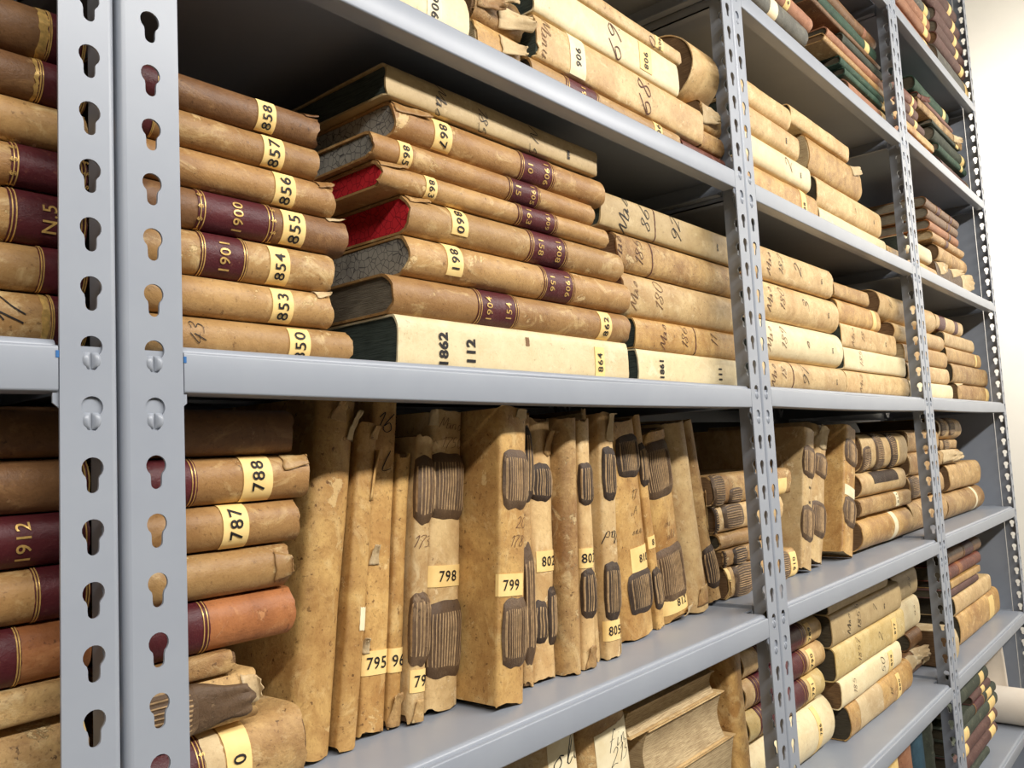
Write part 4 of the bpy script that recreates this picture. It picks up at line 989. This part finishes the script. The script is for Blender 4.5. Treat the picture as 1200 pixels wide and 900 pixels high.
# ---- end bay, lower shelf
stack(3, 'C', .12, .42, "the right stack on the end bay's lower shelf",
 [[(1100,489),(1122,489)], [(1102,517),(1124,513)], [(1102,527),(1122,526)], [(1104,546),(1125,541)], [(1108,577),(1148,569)]],
 [R_(st='vround', l=1100, r=1128, d='curling vellum book with laced pads', amp=.004, bulge=.5, patch=[(1103,1109,.3,.95),(1112,1119,.3,.95)], wear=.01),
  R_(st='worn', l=1102, r=1122, d='torn laced bundle', wear=.014, patch=[(1106,1112,.1,.9)]),
  R_(st='worn', l=1100, r=1126, d='torn vellum bundle', wear=.014, flap=[(1110,.6,.1,.9,.02),(1120,.5,.08,.7,.015)]),
  R_(st='worn', l=1113, r=1150, d='sharp-cornered worn vellum book', pg='p_brown', wear=.006),
  R_(st='vround', l=1112, r=1154, d='thick round vellum book on the shelf', pg='p_brown', mat='worn', bulge=.45, n=2.0, tag=[('',1144,1146,.1,.95,'tagwhite')])], mode='L')
# ---- nearest bay, bottom-edge shelf
GD = 'upright books on the shelf along the bottom edge'
upright(1, 'D', dict(group=GD, Y=.08, pl=(630,900), pr=(684,900), pt=(621,878), top=(621,850), lean=-.10, st='vellum', label='leaning vellum book with inked white label, first along the bottom edge', band=[(862,1000,'tagwhite',.05,.7)], pen=[('oll',885,.03,.4,'ink')]))
upright(1, 'D', dict(group=GD, Y=.08, pl=(690,900), pr=(748,900), pt=(676,865), top=(690,812), lean=-.11, st='vellum', mat='worn', label='leaning vellum book with blue-printed white label, bottom edge', band=[(850,1000,'tagwhite',.05,.75)], pen=[('fin',868,.02,.4,'ink'),('213',888,.02,.4,'ink')]))
stack(1, 'D', .10, .45, "the fore-edge stack along the bottom edge",
 [[(742,838),(837,780)], [(745,856),(850,815)], [(800,895),(858,865)]],
 [R_(st='vellum', l=738, r=839, d='vellum book turned fore-edge out', pg='p_cream', rev=1, bulge=.2),
  R_(st='vellum', l=762, r=851, d='thick vellum book fore-edge out', pg='p_cream', rev=1, bulge=.2),
  R_(st='vellum', l=786, r=868, d='vellum book with pages outward', pg='p_cream', rev=1, bulge=.2)])
upright(1, 'D', dict(group=GD, Y=.10, pl=(852,880), pr=(882,880), pt=(838,778), top=(850,756), lean=-.035, st='worn', mat='honey', label='upright vellum book beside the fore-edge stack, bottom edge'))
# ---- second bay, bottom shelf
stack(2, 'D', .14, .42, "the left stack on the second bay's bottom shelf",
 [[(874,767),(926,737),(955,722)], [(876,797),(928,769),(962,755)], [(880,831),(930,803),(967,790)], [(884,869),(934,839),(968,824)]],
 [R_(st='yellow', l=872, r=963, d='vellum book with red-brown end', bulge=.42, n=2.1, title=[(890,944,[])], tag=[('789',946,951)], mat='vellum'),
  R_(st='vellum', l=875, r=968, d='vellum book with maroon end', bulge=.42, n=2.1, title=[(886,946,[])], tag=[('790',949,955)]),
  R_(st='yellow', l=879, r=968, d='vellum book with flaking maroon end', bulge=.42, n=2.1, title=[(892,948,[])], rag=1, tag=[('791',951,956)]),
  R_(st='yellow', l=884, r=979, d='plain cream vellum book', bulge=.42, n=2.1, tag=[('786',960,964)], mat='pale')], mode='L')
stack(2, 'D', .113, .44, "the middle stack on the second bay's bottom shelf",
 [[(975,703),(1035,672)], [(970,723),(1050,683)], [(980,759),(1056,715)], [(987,797),(1057,750)], [(996,830),(1058,779)]],
 [R_(st='vellum', l=962, r=1040, d='half-hidden vellum book', mat='olive'),
  R_(st='yellow', l=973, r=1056, d='vellum book inscribed 1855', mat='olive', pg='p_dark', pen=[('Mas',995,.02,.5,'ink'),('1855',1007,.02,.5,'ink'),('7',1026,.02,.5,'ink')], stencil=[('876',1036,.006)]),
  R_(st='yellow', l=980, r=1061, d='yellow-stained vellum book', pg='p_dark', pen=[('1857',1008,.018,.5),('2',1033,.024,.5,'brownink')], tag=[('877',1046,1051)]),
  R_(st='vellum', l=987, r=1057, d='pale vellum book with red-brown edges', mat='pale', pg='p_brown', pen=[('185',1003,.016,.5),('50',1036,.022,.5,'ink')], tag=[('879',1042,1047)], wear=.005),
  R_(st='worn', l=998, r=1071, d='brown vellum book with torn label', mat='honey', pg='p_dark', band=[(1010,1035,'torn')], pen=[('18',1045,.016,.5,'ink')], tag=[('880',1052,1056)])], mode='L')
stack(3, 'D', .16, .42, "the right stack on the second bay's bottom shelf",
 [[(1052,673),(1085,656)], [(1056,706),(1089,690)], [(1064,741),(1092,728)], [(1072,757),(1095,750)]],
 [R_(st='vellum', l=1048, X1=4.25, d='vellum book inscribed 88', mat='olive', pen=[('88',1066,.02,.5,'ink')]),
  R_(st='vellum', l=1054, X1=4.25, d='vellum book with swirling ink', mat='pale', pen=[('gas',1072,.02,.5),('d',1080,.02,.5)]),
  R_(st='brown', l=1067, X1=4.25, d='brown leather book'),
  R_(st='worn', l=1060, X1=4.25, d='torn crumbling books on the shelf', mat='brown', wear=.02, amp=.004, flap=[(1078,.7,.08,.6,.02),(1086,.5,.08,.6,.015),(1070,.6,.08,.6,.015)])], mode='L')
# ---- end bay, bottom shelf
stack(3, 'D', .10, .42, "the stack on the end bay's bottom shelf",
 [[(1120,641),(1148,630)], [(1117,661),(1150,646)], [(1117,681),(1149,661)], [(1117,692),(1148,669)], [(1119,702),(1150,678)], [(1123,721),(1161,695)]],
 [R_(st='brown', l=1112, r=1150, d='tan-brown leather book', title=[(1130,1142,[])]),
  R_(st='red', l=1112, r=1150, d='red-brown leather book', band=[(1124,1128,'orange')]),
  R_(st='vellum', l=1115, r=1149, d='thin vellum book', mat='honey'),
  R_(st='maroon', l=1114, r=1147, d='maroon book, tan ends', mat='plum'),
  R_(st='vellum', l=1120, r=1162, d='pale vellum book, dotted number', pen=[('s',1150,.012,.4)]),
  R_(st='vellum', l=1126, r=1172, d='vellum book on the shelf', mat='honey', tag=[('',1160,1165)])], mode='L')
stack(3, 'D', .045, .2, "the end bay's bottom shelf, by the second upright", [[(1118,734),(1128,730)]],
 [R_(st='worn', X0=4.15, r=1125, d='frayed scrap of torn paper and binding', wear=.03, amp=.006, mat='torn')], mode='L')
# ---- second bay, lowest shelf
GE = 'upright cloth books on the lowest shelf'
for st, pl, pr, tp, lb in (('slate', (1046,900), (1057,900), (1053,870), 'dark cloth book with tan band, first of the lowest uprights'),
   ('rust', (1060,900), (1075,900), (1063,866), 'rust-orange cloth book on the lowest shelf'),
   ('blue', (1077,900), (1089,900), (1073,858), 'blue cloth book on the lowest shelf'),
   ('slate', (1090,900), (1101,900), (1080,850), 'olive-grey cloth book leaning right of the blue one')):
    upright(2, 'E', dict(group=GE, Y=.12, pl=pl, pr=pr, pt=(tp[0], tp[1]), top=(tp[0], tp[1]-22), lean=-.07, st=st, label=lb, band=[(885,905,'tag',.05,.95)] if lb.startswith('dark') else []))
stack(3, 'E', .16, .42, "the grey stack on the second bay's lowest shelf", [[(1096,836),(1104,832)], [(1096,856),(1104,852)], [(1096,874),(1104,870)], [(1096,892),(1104,888)]],
 [R_(st='grey', l=1088, X1=4.28, d='grey cloth book'), R_(st='slate', l=1089, X1=4.28, d='slate grey book', mat='grey'), R_(st='grey', l=1090, X1=4.28, d='drab grey book', mat='slate'), R_(st='plum', l=1092, X1=4.28, d='brownish cloth book')], mode='L')
# ---- end bay, lowest shelf
stack(3, 'E', .085, .42, "the green and maroon stack on the end bay's lowest shelf",
 [[(1132,806),(1156,779)], [(1135,821),(1158,797)], [(1138,827),(1162,806)], [(1132,844),(1170,815)], [(1132,863),(1172,832)], [(1135,881),(1172,847)], [(1140,896),(1172,861)]],
 [R_(st='green', X0=4.30, r=1158, d='dark green book', mat='slate', tag=[('',1149,1153)]),
  R_(st='maroon', l=1140, r=1161, d='short plum book', mat='plum', tag=[('',1151,1154)]),
  R_(st='green', X0=4.30, r=1167, d='green and plum book', mat='slate', title=[(1143,1154,[])], tag=[('',1157,1162)]),
  R_(st='green', X0=4.30, r=1169, d='thick dark green book', mat='slate', tag=[('',1160,1166),('',1127,1136)]),
  R_(st='maroon', X0=4.30, r=1169, d='maroon-plum book', mat='plum', tag=[('',1161,1166),('',1127,1136)]),
  R_(st='maroon', X0=4.30, r=1169, d='thin maroon-plum book', mat='plum', tag=[('',1162,1167)]),
  R_(st='green', X0=4.30, r=1160, d='green book on the shelf', mat='slate', tag=[('',1133,1142)])], mode='L')
# ---- paper roll and loose sheet on the end bay's lowest shelf
zz = zsurf('E', 3); rr = 0.102*S
xc = 5.70*S-rr*0.2
def tube(name, R, Rin, L, mat, parent):
    V = []; F = []; n = 48
    for r__, y in ((R, 0), (R, L), (Rin, L), (Rin, 0)):
        for i in range(n):
            a = 2*math.pi*i/n; V.append((r__*math.cos(a), y, R+r__*math.sin(a)))
    for k in range(4):
        for i in range(n):
            F.append((k*n+i, k*n+(i+1) % n, ((k+1) % 4)*n+(i+1) % n, ((k+1) % 4)*n+i))
    return newobj(name, V, F, mat, parent)
rl = empty('paper_roll', 'thick roll of white paper lying on the lowest shelf at the right edge', 'paper roll')
rl.location = (5.57*S, -0.03*S, zz+0.0012)
tube('rolled_paper', rr, rr*0.55, 0.55*S, M['roll'], rl); tube('core', rr*0.54, rr*0.45, 0.56*S, M['p_cream'], rl).location = (0, -0.004*S, rr*0.46)
V = []; F = []
for i in range(15):
    for j in range(13):
        a, b = i/14, j/12
        V.append((0.018*math.sin(2.2*b)-0.03*(a-.5)**2+0.003*math.sin(7*a+3*b), 0.11*(a-0.5)+0.012*b, b*0.235*(1-0.06*a*a)))
for i in range(14):
    for j in range(12): F.append((i*13+j, i*13+j+1, (i+1)*13+j+1, (i+1)*13+j))
sh_ = newobj('paper_sheet', V, F, M['roll']); sh_['label'] = 'loose curled white sheet standing behind the paper roll'; sh_['category'] = 'paper'
md = sh_.modifiers.new('thickness', 'SOLIDIFY'); md.thickness = 0.0006
sh_.location = (5.70*S, 0.20*S, zz+0.0006)
for l in OVERLAP_LOG: print('LOG', l)
